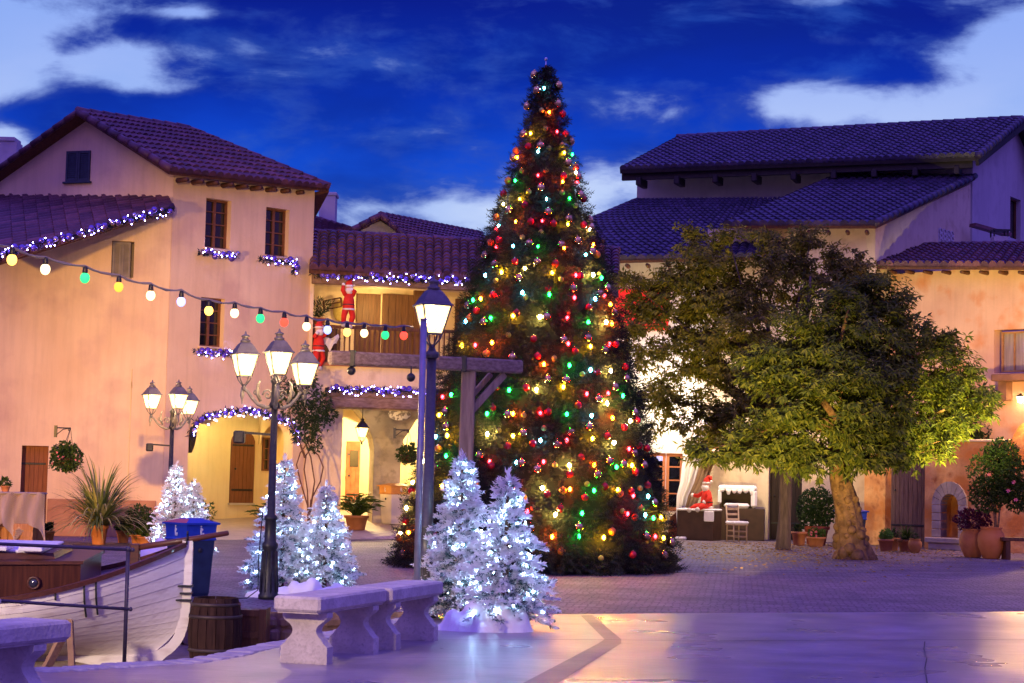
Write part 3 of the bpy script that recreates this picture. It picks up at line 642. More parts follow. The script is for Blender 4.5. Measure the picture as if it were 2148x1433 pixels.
# ---- small gabled houses behind
FC = Face(S(735, 1100, 60), S(1060, 1100, 62)); c0 = S(735, 1100, 60)
C_ = thing('far_house', 'low gabled house with purple tiles showing above the balcony roof', 'house', c0)
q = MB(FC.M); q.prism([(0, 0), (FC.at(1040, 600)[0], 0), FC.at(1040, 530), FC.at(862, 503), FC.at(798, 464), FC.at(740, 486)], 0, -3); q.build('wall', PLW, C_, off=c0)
Rr = MB(); k1, k2, k3, k4 = P(736, 484, 59.5), P(799, 451, 59.8), P(1025, 500, 66), P(1040, 535, 62)
roof_quad(Rr, P(870, 512, 60), P(1050, 545, 63), P(1010, 492, 66), k2, tile=.26); roof_quad(Rr, k1, P(1000, 510, 66), P(1010, 492, 66), k2, tile=.26); cap_tiles(Rr, k1, k2, .1); cap_tiles(Rr, k2, P(870, 512, 60), .1); cap_tiles(Rr, k2, P(1010, 491, 66), .11)
Rr.build('roof', TILE, C_, off=c0)
T_ = S(672, 1100, 68); t_ = thing('chimney_tower', 'pale blue-grey square tower peeking behind the left house eave', 'tower', T_)
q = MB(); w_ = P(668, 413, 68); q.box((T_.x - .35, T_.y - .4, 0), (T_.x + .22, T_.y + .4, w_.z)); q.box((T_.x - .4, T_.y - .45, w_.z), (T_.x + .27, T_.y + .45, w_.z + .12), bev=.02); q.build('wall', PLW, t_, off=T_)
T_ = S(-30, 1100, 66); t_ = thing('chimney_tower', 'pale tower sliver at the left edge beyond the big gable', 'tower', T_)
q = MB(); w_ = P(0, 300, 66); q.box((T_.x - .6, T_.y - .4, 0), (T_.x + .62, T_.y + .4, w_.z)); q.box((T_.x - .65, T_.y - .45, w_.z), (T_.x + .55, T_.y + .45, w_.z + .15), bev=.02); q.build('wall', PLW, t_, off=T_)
T_ = S(640, 1100, 57); t_ = thing('far_house', 'low purple tiled roof between the tall house and the balcony roof', 'house', T_)
q = MB(); Rr = MB(); roof_quad(Rr, P(600, 505, 54), P(760, 500, 55), P(738, 482, 60), P(625, 448, 59), tile=.26); cap_tiles(Rr, P(625, 448, 59), P(740, 482, 60), .1); Rr.build('roof', TILE, t_, off=T_)
q.box((T_.x - .6, T_.y, 0), (T_.x + 1.2, T_.y + 1.5, P(640, 495, 57).z)); q.build('wall', PLW, t_, off=T_)
# ================================================================== RIGHT HAND BUILDINGS
K = P(2040, 400, 58.5); K.z = 0; dK = V((-2.75, 1, 0)).normalized()
FD = Face(K + dK * 12, K); FDr = Face(K, K + V((1, 1.5, 0)) * 5)
D_ = thing('tall_hall', 'tallest white hall with long dusk-dark tiled roof on dark beams, at the right', 'hall', K)
q = MB(FD.M); xl = FD.at(1336, 400)[0]
q.prism([(xl, 0), (FD.len, 0), (FD.len, FD.at(2035, 338)[1] + .25), (xl, FD.at(1340, 366)[1] + .45)], 0, -.3)
q2 = MB(FDr.M); q2.prism([(0, 0), (9, 0), (9, FDr.at(2148, 300)[1]), FDr.at(2132, 268), (0, FDr.at(2040, 336)[1])], 0, -.3, holes=[rl(FDr.rect(2119, 416, 2141, 502))])
w_ = MB(); w_.add(q.v, q.f); w_.add(q2.v, q2.f)
FDl = Face(K + dK * (12 - xl), K + dK * (12 - xl) + V((1, 2.75, 0)))
q = MB(); p0 = FD.w((xl + .01, 0)); q3 = V((.342, .94, 0)); q.add([p0, p0 + q3 * 4, p0 + q3 * 4 + V((0, 0, 10.5)), p0 + V((0, 0, FD.at(1340, 366)[1]))], [(0, 1, 2, 3)]); w_.add(q.v, q.f)
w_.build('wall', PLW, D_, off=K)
window(FDr, D_, (2119, 416, 2141, 502), off=-.15, panes=(1, 1), sill=False)
e0, e1, r1, r0 = P(1300, 354, 60.6), P(2052, 326, 57.2), P(2146, 249, 61.5), P(1421, 289, 65.5)
Rr = MB(); roof_quad(Rr, e0, e1, r1, r0, tile=.25); cap_tiles(Rr, r0, r1, .12); cap_tiles(Rr, e1, r1, .11)
rb = r1 + (r1 - e1) * .6; rb.z = e1.z + .6; roof_quad(Rr, rb, r1 + V((-9, 3, -2.0)), r0, r1, tile=.3); roof_quad(Rr, r1 + V((2.6, 1.5, -2.4)), r1 + V((-8, 5, -2.4)), r0, r1, tile=.3) if False else None
Rr.build('roof', TILE_DUSK, D_, off=K)
sl = MB(); slab(sl, e0, e1, r1, r0, .16)
for i in range(9):
    t = (i + .45) / 9; p = e0 + (e1 - e0) * t + V((.06, .1, -.40)); sl.bar(p, p + V((.2, .55, 0)) * 1.4, .17, .26, bev=.02)
sl.bar(e0 + V((.1, .28, -.22)), e1 + V((-.1, .28, -.22)), .14, .24)
p = r1 + V((.02, -.02, -.2)); sl.bar(e1 + V((-.02, .05, -.2)), p, .1, .22); slab(sl, r1 + V((-.1, 0, 0)), r1 + V((1.6, .6, -1.5)), r1 + V((1.2, 2, -1.5)), r1 + V((-.4, 1.4, 0)), .2)
sl.build('eaves', mat('beam_dark', (.016, .012, .014), (.03, .022, .024), scale=6, rough=.7), D_, off=K)
# ---- D low wing (left, behind the two trees), and shop front under it
M0 = P(1835, 900, 53); M0.z = 0
s0 = S(1100, 1100, 55.2); FS = Face(s0, S(1560, 1100, 54.4))
S_ = thing('shop_house', 'brightly lit white shop house with red sign panel, wooden glazed door and low tiled roof', 'shop', s0)
q = MB(FS.M); sd = FS.rect(1330, 950, 1432, 1112); zt = FS.at(1300, 546)[1]; xe = FS.at(1482, 1000)[0]
q.prism([(0, 0), (sd[0], 0), (sd[0], sd[3]), (sd[1], sd[3]), (sd[1], 0), (xe, 0), (xe, zt), (0, zt)], 0, -.4)
q.box((-.4, -6, 0), (0, -.0, zt)); q.box((sd[0] - .5, -3.2, 0), (sd[1] + .5, -3.0, 3)); q.build('wall', mat('plaster_lime', (.80, .76, .66), (.84, .80, .72), scale=.8, rough=.9, bump=.15, bscale=16), S_, off=s0)
Rr = MB(); e0, e1, r1, r0 = P(1040, 548, 54.2), P(1640, 536, 52.6), P(1640, 417, 59.0), P(1338, 420, 60.6)
roof_quad(Rr, e0, e1, r1, r0, tile=.25); cap_tiles(Rr, e0, r0, .1); Rr.build('roof', TILE_DUSK, S_, off=s0)
sl = MB(); slab(sl, e0, e1, r1, r0, .13); rafters(sl, e0, e1, 14, down=.18); sl.build('eaves', WOOD, S_, off=s0)
RED = mat('red_panel', (.75, .02, .02), (.6, .015, .02), scale=3, rough=.5, emit=(1, .03, .02), es=.45)
r_ = FS.rect(1262, 612, 1402, 692, off=.12); q = MB(FS.M); q.box((r_[0], .004, r_[2]), (r_[1], .12, r_[3]), bev=.02); q.box((r_[0] - .05, .002, r_[3] + .002), (r_[1] + .05, .17, r_[3] + .06)); q.build('sign_panel', RED, S_, off=s0, label='glowing red sign panel half hidden by leaves')
# french door
DW = mat('door_wood_orange', (.42, .13, .05), (.52, .18, .07), scale=6, rough=.5, stretch=(6, 6, .7))
def leafdoor(x0, x1, z0, z1, off, n=4, kick=.55):
    q = MB(FS.M); e = .085
    q.box((x0, off - .05, z0), (x0 + e, off, z1)); q.box((x1 - e, off - .05, z0), (x1, off, z1)); q.box((x0 + e, off - .05, z0), (x1 - e, off - .01, z0 + kick)); q.box((x0 + e, off - .05, z1 - e), (x1 - e, off, z1))
    for i in range(1, n): z = z0 + kick + (z1 - z0 - kick) * i / n; q.box((x0 + e, off - .04, z - .02), (x1 - e, off - .006, z + .02))
    d = q.build('door', DW, S_, off=s0)
    q = MB(FS.M); q.box((x0 + e * .8, off - .035, z0 + kick), (x1 - e * .8, off - .028, z1 - e)); q.build('pane', mat('shop_glass', (.02, .02, .03), rough=.05, trans=.9, spec=.5), d, off=s0)
    q = MB(FS.M); q.box((x1 - .075, off, (z0 + z1) / 2 - .1), (x1 - .03, off + .03, (z0 + z1) / 2 + .1), bev=.01); q.build('handle', IRON, d, off=s0)
    return d
mid = FS.at(1396, 1000)[0]
leafdoor(sd[0], mid - .01, .3, sd[3] - .01, -.1); leafdoor(mid + .01, sd[1] - .01, .3, sd[3] - .01, -.1)
q = MB(FS.M); q.box((sd[0] - .08, -.3, 0), (sd[1] + .08, .22, .29), bev=.02); q.build('door_step', mat('step_red', (.42, .10, .05), (.5, .14, .07), scale=4), S_, off=s0)
# goods behind the glass
for k in range(3):
    zz = .75 + .62 * k; q = MB(FS.M); q.box((sd[0] + .1, -.9, zz - .04), (mid - .15, -.45, zz)); sh = q.build('display_shelf', WOOD, S_, off=s0)
    q = MB(FS.M)
    for j in range(3): x = sd[0] + .22 + j * .22; q.box((x, -.8, zz + .002), (x + .17, -.6, zz + ru(.14, .26)), bev=.03)
    q.build('parcel', mat('parcel_white', (.75, .72, .75), (.6, .08, .1), scale=5), sh, off=s0)
# chimney vent etc on M
FMs = Face(M0, K); FMf = Face(M0 + V((-3.5, 1, 0)).normalized() * 8, M0)
M_ = thing('lean_to_house', 'house with single-slope tiled roof against the tall hall, cream wall behind the trees', 'house', M0)
q = MB(FMs.M); q.prism([(0, 0), (FMs.len - .05, 0), FMs.at(2036, 386), FMs.at(1836, 478)], 0, -.3, holes=[])
q2 = MB(FMf.M); sx0 = FMf.at(1478, 900)[0]; o1 = FMf.rect(1612, 940, 1682, 1128); o2 = FMf.rect(1640, 700, 1700, 800)
z_t = FMf.at(1700, 478)[1]
q2.prism([(sx0, 0), (o1[0], 0), (o1[0], o1[3]), (o1[1], o1[3]), (o1[1], 0), (FMf.len - .01, 0), (FMf.len - .01, z_t), (sx0, z_t)], 0, -.4)
w_ = MB(); w_.add(q.v, q.f); w_.add(q2.v, q2.f); w_.build('wall', PLB, M_, off=M0)
boards(FMf, M_, 'door', rl((o1[0] + .02, o1[1] - .02, 0.02, o1[3] - .02)), -.25, mat('plank_dark', (.018, .010, .007), (.035, .02, .014), scale=6, rough=.8, stretch=(8, 8, .5)), 5)
e0, e1, r1, r0 = P(1517, 470, 53.2), P(1838, 470, 52.2), P(2046, 369, 58.2), P(1757, 367, 60.0)
Rr = MB(); roof_quad(Rr, e0, e1, r1, r0, tile=.25); cap_tiles(Rr, e1 + V((0, 0, .04)), r1, .1); Rr.build('roof', TILE_DUSK, M_, off=M0)
sl = MB(); slab(sl, e0, e1, r1, r0, .13); rafters(sl, e0, e1, 8, down=.2); sl.build('eaves', WOOD, M_, off=M0)
q = MB(FMs.M); r_ = FMs.rect(1968, 483, 2000, 515)
for i in range(4):
    for j in range(3):
        x = r_[0] + (r_[1] - r_[0]) * (i + .5) / 4; z = r_[2] + (r_[3] - r_[2]) * (j + .5) / 3; h = .09
        q.tube([FM_ for FM_ in [(x + h * cos(t * pi / 4), .02, z + h * sin(t * pi / 4)) for t in range(8)]] + [(x + h, .02, z)], .02, n=5)
q.box((r_[0], .002, r_[2]), (r_[1], .008, r_[3])); q.build('vent_grille', PLW, M_, off=M0)
# orange pier and dark gap + gate
b0 = S(1812, 1140, 52.0); FP = Face(b0, S(1856, 1140, 51.4)); P_ = thing('gate_pier', 'orange plastered pier beside the dark gateway behind the blue bin', 'pier', b0)
q = MB(FP.M); q.box((0, -.9, 0), (FP.len, 0, P(1830, 860, 52).z)); q.build('wall', PLO, P_, off=b0)
g0 = S(1868, 1140, 50.4); FGt = Face(g0, S(1942, 1140, 49.9)); gt = thing('plank_gate', 'weathered dark plank gate standing open beside the niche wall', 'gate', g0)
gz = FGt.at(1900, 905)[1]; boards(FGt, gt, 'leaf_panel', rl((0, FGt.len, .04, gz)), 0, mat('gate_wood', (.10, .06, .05), (.19, .125, .10), scale=5, rough=.85, stretch=(7, 7, .5), bump=.4, bscale=12), 8)
# ---- right wing with window, roof
F0 = S(1862, 1140, 53.5); FR = Face(F0, S(2330, 1140, 48.5)); Rg = thing('right_wing', 'orange-pink plastered wing with wooden window and balcony ledge at the right edge', 'house', F0)
q = MB(FR.M); wn = FR.rect(2085, 690, 2180, 782); ztop = FR.at(2000, 566)[1]
q.prism([(0, 0), (FR.len, 0), (FR.len, ztop), (0, ztop)], 0, -.4, holes=[rl(wn)])
q.build('wall', mat('plaster_rose', (.60, .36, .24), (.72, .47, .32), scale=.7, rough=.9, bump=.25, bscale=12, c3=(.62, .27, .12), s3=1.6), Rg, off=F0)
e0, e1, r1, r0 = P(1842, 556, 53.0), P(2330, 558, 48.0), P(2330, 509, 51.0), P(1908, 516, 56)
Rr = MB(); roof_quad(Rr, e0, e1, r1, r0, tile=.25, h=.09); cap_tiles(Rr, r0, r1, .1); cap_tiles(Rr, e0, r0, .1); Rr.build('roof', TILE, Rg, off=F0)
sl = MB(); slab(sl, e0, e1, r1, r0, .12); rafters(sl, e0, e1, 12, down=.17, r=.06); sl.build('eaves', WOOD, Rg, off=F0)
window(FR, Rg, (2095, 694, 2176, 780), off=-.12, panes=(3, 1), m=mat('oak_frame', (.30, .15, .06), (.38, .20, .09), scale=8), glass=mat('curtained_glass', (.24, .20, .17), (.34, .29, .25), scale=2, rough=.12, spec=.7, stretch=(9, 9, .6)), sill=False)
q = MB(FR.M); r_ = FR.rect(2078, 782, 2300, 797, off=.5); q.box((r_[0], .002, r_[2]), (r_[1], .5, r_[3]), bev=.02); q.box((r_[0] + .1, .002, r_[2] - .5), (r_[0] + .35, .3, r_[2] - .003)); q.build('ledge', mat('ledge_brown', (.16, .08, .05), (.24, .13, .08), scale=4), Rg, off=F0)
q = MB(FR.M); x_, z_ = FR.at(2138, 838, .25); q.box((x_ + .12, .002, z_ - .1), (x_ + .2, .1, z_ + .12)); q.lathe([(.02, .16), (.09, .1), (.1, .08)], (x_, .2, z_ - .0), 8); ln = q.build('wall_lamp', IRON, Rg, off=F0)
q = MB(FR.M); q.lathe([(.05, -.08), (.085, .07)], (x_, .2, z_), 8); q.build('glass', mat('lamp_glow', (1, .8, .5), emit=(1, .72, .38), es=55), ln, off=F0)
# chimney vent
T_ = P(2096, 515, 55.5); cv = thing('roof_vent', 'small grey capped chimney vent on the right wing roof', 'chimney', (T_.x, T_.y, T_.z - .6))
q = MB(); q.box((-.2, -.2, 0), (.2, .2, .85)); q.build('shaft', PLW, cv)
q = MB(); q.box((-.26, -.26, 1.0), (.26, .26, 1.05)); [q.box((a * .2 - .02, b * .2 - .02, .85), (a * .2 + .02, b * .2 + .02, 1.0)) for a in (-1, 1) for b in (-1, 1)]; q.build('cap', IRON, cv)
q = MB(); q.bar(P(2040, 472, 57.6), P(2115, 493, 58.2), .3, .1); tag(q.build('wall_coping', TILE), 'short sloping tiled coping against the white hall wall', 'coping')
# ---- garden wall with fountain niche
w0 = S(1939, 1150, 49.4); FN = Face(w0, S(2330, 1150, 46.2)); N_ = thing('garden_wall', 'blotchy ochre garden wall with an arched stone niche', 'garden wall', w0)
nr = FN.rect(1975, 1036, 2012, 1128); nzs = FN.at(1990, 1050)[1]; wt = FN.at(2000, 927)[1]
q = MB(FN.M); aw = archpoly(nr[0], nr[1], nr[2], nr[3] - .28, nr[3])
st = FN.at(2118, 930)[0]; zz = FN.at(2140, 885)[1]
q.prism([(0, 0), (FN.len, 0), (FN.len, zz + .3), (st + .6, zz + .1), (st + .25, zz - .1), (st, wt), (0, wt)], 0, -.5, holes=[aw]); q.box((nr[0] - .1, -.56, 0), (nr[1] + .1, -.501, nr[3] + .1)); q.build('wall', PLO, N_, off=w0)
q = MB(FN.M); q.box((-.04, -.56, wt + .002), (st - .02, .05, wt + .07), bev=.02); q.build('coping', PLB, N_, off=w0)
STG = mat('grey_stone', (.30, .24, .21), (.42, .35, .31), scale=3, rough=.85, bump=.4, bscale=14)
q = MB(FN.M); o_ = FN.rect(1957, 1010, 2031, 1132); n_ = 15
zc = nr[3] - .28; xc = (nr[0] + nr[1]) / 2; ri = (nr[1] - nr[0]) / 2; ro = (o_[1] - o_[0]) / 2; zo = o_[3] - zc
for k in range(9):      # voussoirs
    t0, t1 = pi * k / 9 + .012, pi * (k + 1) / 9 - .012
    q.prism([(xc + ri * cos(t0), zc + .28 * sin(t0)), (xc + ro * cos(t0), zc + zo * sin(t0)), (xc + ro * cos(t1), zc + zo * sin(t1)), (xc + ri * cos(t1), zc + .28 * sin(t1))], -.3, .07)
for sgn in (-1, 1):
    for j in range(4):
        z0 = nr[2] + (zc - nr[2]) * j / 4 + .006; z1 = nr[2] + (zc - nr[2]) * (j + 1) / 4 - .006
        a, b = xc + sgn * ri, xc + sgn * ro; q.box((min(a, b), -.3, z0), (max(a, b), .07, z1), bev=.01)
q.box((xc - ro - .08, -.3, nr[2] - .14), (xc + ro + .08, .3, nr[2] - .003), bev=.02); q.box((xc - ro, .0, 0), (xc + ro, .26, nr[2] - .143), bev=.02)
q.build('stone_niche', STG, N_, off=w0, label='grey stone arched niche with basin ledge')
# narrow dark interior closing the gateway
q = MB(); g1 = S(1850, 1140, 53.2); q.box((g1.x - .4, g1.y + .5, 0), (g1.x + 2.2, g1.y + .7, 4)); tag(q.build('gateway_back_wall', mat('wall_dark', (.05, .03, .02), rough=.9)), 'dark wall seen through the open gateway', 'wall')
# ================================================================== BIG CHRISTMAS TREE
TX, TY, TS, TG = .495, 34.1, 4000 / 34.1, 1001.5 + 6400 / 34.1
PR = [((TG - y) / TS, hw / TS) for y, hw in [(1200, 288), (1160, 290), (1100, 272), (1000, 250), (900, 226), (800, 201), (700, 174), (600, 146), (500, 115), (400, 82), (300, 54), (230, 38), (165, 26), (145, 18), (128, 2)]]
def pr(z):
    if z <= PR[0][0]: return PR[0][1]
    for (a, ra), (b, rb) in zip(PR, PR[1:]):
        if z <= b: return ra + (rb - ra) * (z - a) / (b - a)
    return 0
xt = thing('christmas_tree', 'towering cone-shaped fir decorated with coloured lights and baubles in the middle of the plaza', 'christmas tree', (TX, TY, 0))
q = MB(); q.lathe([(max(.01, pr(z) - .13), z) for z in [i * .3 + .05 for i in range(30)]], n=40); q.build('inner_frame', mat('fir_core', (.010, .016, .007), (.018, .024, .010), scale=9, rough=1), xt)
q = MB(); q.lathe([(.14, 0), (.12, 3), (.05, 8.8), (.02, 9.05)], n=10); q.build('trunk', WOOD, xt)
FIR = leafmat('fir_needles', (.010, .018, .008), (.028, .036, .014), (.06, .058, .024), rough=.55, transl=.15)
q = MB(); zt_ = PR[-1][0]
def sprig(q, p, d, L, n=9, w=.016, nl=.075):
    d = d.normalized(); a = d.orthogonal().normalized(); b = d.cross(a)
    for i in range(n):
        t = (i + .5) / n; an = i * 2.4 + ru(0, .6); s = a * cos(an) + b * sin(an)
        q.leaf(p + d * (L * t), d * .75 + s, nl * ru(.8, 1.2), w, up=d, fold=.05)
cnt = 0
while cnt < 14500:
    z = ru(0, zt_ - .03)
    if rnd() > (pr(z) + .35) / 2.8: continue
    th = ru(0, 2 * pi)
    if cos(th) * 0 + sin(th) > .45 and rnd() < .75: continue     # few on the far side
    r = pr(z); lump = (.07 * sin(th * 9 + z * 3) + .07 * sin(th * 15 - z * 6.3)) * min(1, r + .15)
    rr = r + lump - ru(.02, .24); p = V((rr * cos(th), rr * sin(th), z)); o = V((cos(th), sin(th), ru(-.9, .35)))
    L = ru(.12, .24) * (.6 + .4 * min(1, r / 1.0)); sprig(q, p, o, L * .82, 12, .017, ru(.05, .08)); cnt += 1
q.build('foliage', FIR, xt)
q = MB(); 
for _ in range(90):
    th = ru(0, 2 * pi); p = V((pr(0) * .98 * cos(th), pr(0) * .98 * sin(th), ru(.03, .15))); sprig(q, p, V((cos(th), sin(th), ru(-.25, .1))), ru(.2, .34), 14, .022, .09)
q.build('lower_branch', FIR, xt)
q = MB(); q.tube([(0, 0, zt_ - .1), (0, 0, zt_ + .1)], .012, n=6); q.ball((0, 0, zt_ + .12), .03); q.build('tip', mat('tip_metal', (.6, .6, .65), rough=.3, metal=.8), xt)
def on_tree(px, py, out=.02):
    best = None
    Y = TY - 2.6
    while Y <= TY + .02:
        p = P(px, py, Y); d = sqrt((p.x - TX) ** 2 + (p.y - TY) ** 2) - pr(p.z) - out
        if d <= 0: return p
        if best is None or d < best[0]: best = (d, p)
        Y += .03
    p = best[1]; k = V((p.x - TX, p.y - TY, 0)); k = k.normalized() * (pr(p.z) + out); return V((TX + k.x, TY + k.y, p.z))
def seven(l): return [(820 + x * .4327, 600 + y * .4327, c) for x, y, c in l]
def five(l): return [(900 + x * .349, 100 + y * .349, c) for x, y, c in l]
def parse(s): 
    out = []
    for t in s.split(): a, b, c = t.split(','); out.append((int(a), int(b), c))
    return out
LIG = seven(parse('520,40,r 435,62,o 637,32,b 768,42,g 398,68,g 592,145,y 484,156,g 362,172,b 722,150,w 855,155,r 957,176,g 890,57,r 1035,47,r 990,62,b 1064,90,o 1043,176,w 1072,182,o 344,290,y 409,287,r 490,275,o 860,280,r 968,293,y 1060,282,r 742,380,o 866,385,g 968,407,b 1065,412,w 250,538,r 292,527,g 573,505,g 705,503,w 836,490,y 950,523,r 1053,521,r 1125,533,g 1048,570,w 1075,640,o 233,626,y 466,619,g 592,619,o 724,616,r 853,622,g 973,629,b 1160,655,w 273,725,y 217,731,b 467,718,w 592,727,y 725,749,b 853,748,r 978,740,y 1082,760,w 267,824,g 158,848,w 479,852,r 608,857,b 740,852,r 865,870,w 986,868,o 1094,878,g 1169,870,y 1155,790,r 248,970,y 105,952,w 601,972,r 735,980,w 868,985,o 985,992,g 1100,988,y 1175,1017,r 1247,1020,b 75,1077,w 661,1092,r 797,1108,w 927,1102,g 1148,1105,r 1233,1110,b 1273,1125,g 1310,1122,y 85,1195,o 45,1200,w 652,1195,w 782,1216,o 912,1214,g 1032,1220,y 1322,1222,y 1282,1215,r')) + \
    five(parse('692,243,b 722,388,o 770,505,r 610,516,y 655,625,b 813,632,y 862,643,g 530,660,o 655,768,r 518,800,g 882,752,w 803,806,o 890,810,r 545,911,y 845,906,g 706,911,b 447,940,w 680,1042,r 520,1046,o 834,1062,y 965,1093,w 403,1090,r 418,1070,b 404,1198,r 505,1193,b 654,1195,g 812,1204,o 988,1184,o 575,1328,w 740,1354,y 435,1350,y 882,1368,r 988,1366,w 338,1370,b 1037,1385,g 942,1245,b'))
BAU = seven(parse('762,15,R 882,12,M 1010,35,M 1048,10,M 610,130,R 495,42,R 653,55,L 415,120,R 376,95,M 452,175,M 380,157,O 756,148,M 860,125,L 958,104,R 1080,132,M 570,237,L 692,256,R 463,328,O 590,345,M 711,340,R 792,350,L 838,262,M 893,317,R 953,250,M 1035,310,M 1090,282,R 928,428,L 1000,418,R 1137,392,R 760,452,M 848,455,M 1085,490,M 1140,450,M 510,492,R 655,492,R 908,578,R 1005,548,M 493,590,R 567,623,M 644,627,L 763,610,R 266,610,M 272,682,M 523,702,L 642,712,M 742,690,L 872,708,M 960,683,M 1048,727,R 1132,686,R 1195,652,R 1180,615,M 565,775,R 688,763,R 805,768,M 433,820,M 487,870,R 632,858,M 709,888,M 795,868,L 868,912,R 922,830,R 1000,915,M 1057,850,M 1127,865,M 1177,810,M 1203,775,R 1242,788,R 1225,868,M 1186,902,R 230,788,O 160,808,M 218,880,M 410,960,O 641,1026,O 759,1010,R 833,992,O 951,960,L 941,1025,R 1037,972,R 1110,1006,O 1165,995,R 1245,965,R 1208,980,L 1275,1050,M 690,1075,L 822,1078,R 677,1175,M 912,1168,M 1073,1190,O 1124,1092,L 1183,1122,O 1215,1077,L 1235,1212,M 1357,1243,M 1323,1305,M 1173,1303,R 827,1286,O 1018,1320,L 60,1300,M 72,1138,R 40,1222,O 100,990,R 220,1215,M 105,1010,L')) + \
    five(parse('617,163,M 778,227,M 650,255,M 772,337,M 592,352,M 676,377,L 804,398,R 700,487,L 570,520,M 820,518,R 597,592,R 670,588,M 720,604,L 800,585,L 857,562,M 522,620,O 510,660,M 834,690,M 882,720,R 558,740,L 702,738,L 808,770,R 893,775,M 475,800,O 673,842,M 600,866,L 800,872,L 448,878,R 576,945,R 880,950,L 908,885,M 928,910,R 483,977,M 718,986,M 405,1020,O 612,1045,R 748,1056,R 838,1028,M 930,1065,R 965,1038,M 972,1078,M 673,1110,L 560,1140,L 420,1155,R 370,1172,O 604,1177,M 795,1183,M 890,1160,M 978,1225,M 1010,1245,O 340,1248,M 398,1303,M 517,1285,R 650,1287,M 760,1297,R 542,1385,M 400,1400,L 793,1393,L 910,1372,R 1022,1362,L'))
BM = {'R': (mat('bauble_red', (.55, .012, .02), rough=.22, metal=.3, coat=.6), .066, 'glossy red bauble'), 'M': (mat('bauble_gold', (.80, .52, .22), rough=.06, metal=1.0), .080, 'mirror gold bauble'),
      'O': (mat('bauble_orange', (.75, .24, .03), rough=.28, metal=.35, coat=.4), .066, 'satin orange bauble'), 'L': (mat('bauble_lime', (.42, .42, .07), rough=.3, metal=.35, coat=.3), .048, 'small lime gold bauble')}
zones = [(3.0, 'low on the Christmas tree'), (6.0, 'halfway up the Christmas tree'), (99, 'near the top of the Christmas tree')]
proto = {}
for px, py, c in BAU:
    p = on_tree(px, py, .035); m, r, nm = BM[c]
    zn = next(t for zz, t in zones if p.z < zz); lab = nm + ' hanging ' + zn
    if c not in proto:
        q = MB(); q.ball((0, 0, 0), r, 16, 10); o = q.build('bauble', m)
        k = MB(); k.lathe([(r * .22, r * .95), (r * .22, r * 1.18), (r * .1, r * 1.25)], n=8); k.build('hanger_cap', BM['M'][0], o); proto[c] = o
        tag(o, lab, 'bauble', {'R': 'red baubles', 'M': 'mirror gold baubles', 'O': 'orange baubles', 'L': 'lime gold baubles'}[c] + ' ' + zn); o.location = p
    else:
        o = copy_tree(proto[c], p, ru(0, 6), lab); o['group'] = {'R': 'red baubles', 'M': 'mirror gold baubles', 'O': 'orange baubles', 'L': 'lime gold baubles'}[c] + ' ' + zn
LC = {'r': (1, .005, .008), 'g': (.004, 1, .04), 'y': (1, .42, .004), 'o': (1, .09, .002), 'w': (1, .62, .16), 'b': (.10, .55, 1)}
st = thing('string_lights', 'coloured bulbs strung over the whole big Christmas tree', 'string lights', (TX, TY, 0))
lp = {}; pts_ = []
for i, (px, py, c) in enumerate(LIG):
    p = on_tree(px, py, .05 if c != 'w' else .04) - V((TX, TY, 0)); pts_.append(p)
    if c not in lp:
        q = MB(); q.lathe([(.005, -.036), (.021, -.018), (.027, 0), (.019, .023), (.008, .036)], n=8)
        lp[c] = q.build('light_bulb', mat('bulb_' + 'red green yellow orange warm blue'.split()['rgyowb'.index(c)], LC[c], emit=LC[c], es={'w': 750, 'y': 520, 'o': 480, 'r': 170, 'g': 130, 'b': 110}[c]), st); lp[c].location = p
    else: part_copy(lp[c], p, st, 0, 1.0 if p.z < 5.2 else .72)
rest = [c for c in COL.objects if c.parent == st][100:]
if rest:    # past a hundred bulbs the remaining, smallest ones are one part
    q = {}
    for o in rest: q.setdefault(o.data.name, [o.data, []])[1].append((o.location.copy(), o.scale.x)); bpy.data.objects.remove(o)
    vs, fs, mi, mats_ = [], [], [], []
    for me, ls in q.values():
        mats_.append(me.materials[0])
        for l, k_ in ls:
            n0 = len(vs); vs += [tuple(v.co * k_ + l) for v in me.vertices]
            for f in me.polygons: fs.append([v + n0 for v in f.vertices]); mi.append(len(mats_) - 1)
    me = bpy.data.meshes.new('upper_bulbs'); me.from_pydata(vs, [], fs); [me.materials.append(m) for m in mats_]; me.polygons.foreach_set('material_index', mi)
    o = bpy.data.objects.new('upper_bulbs', me); COL.objects.link(o); o.parent = st; o['kind'] = 'stuff'
q = MB(); zt2 = 8.4; q.tube([((pr(z) - .02) * cos(z * 5.5), (pr(z) - .02) * sin(z * 5.5), z) for z in [.4 + i * .02 for i in range(400)]], .007, n=4); q.build('cable', mat('green_cable', (.01, .03, .012), rough=.5), st)

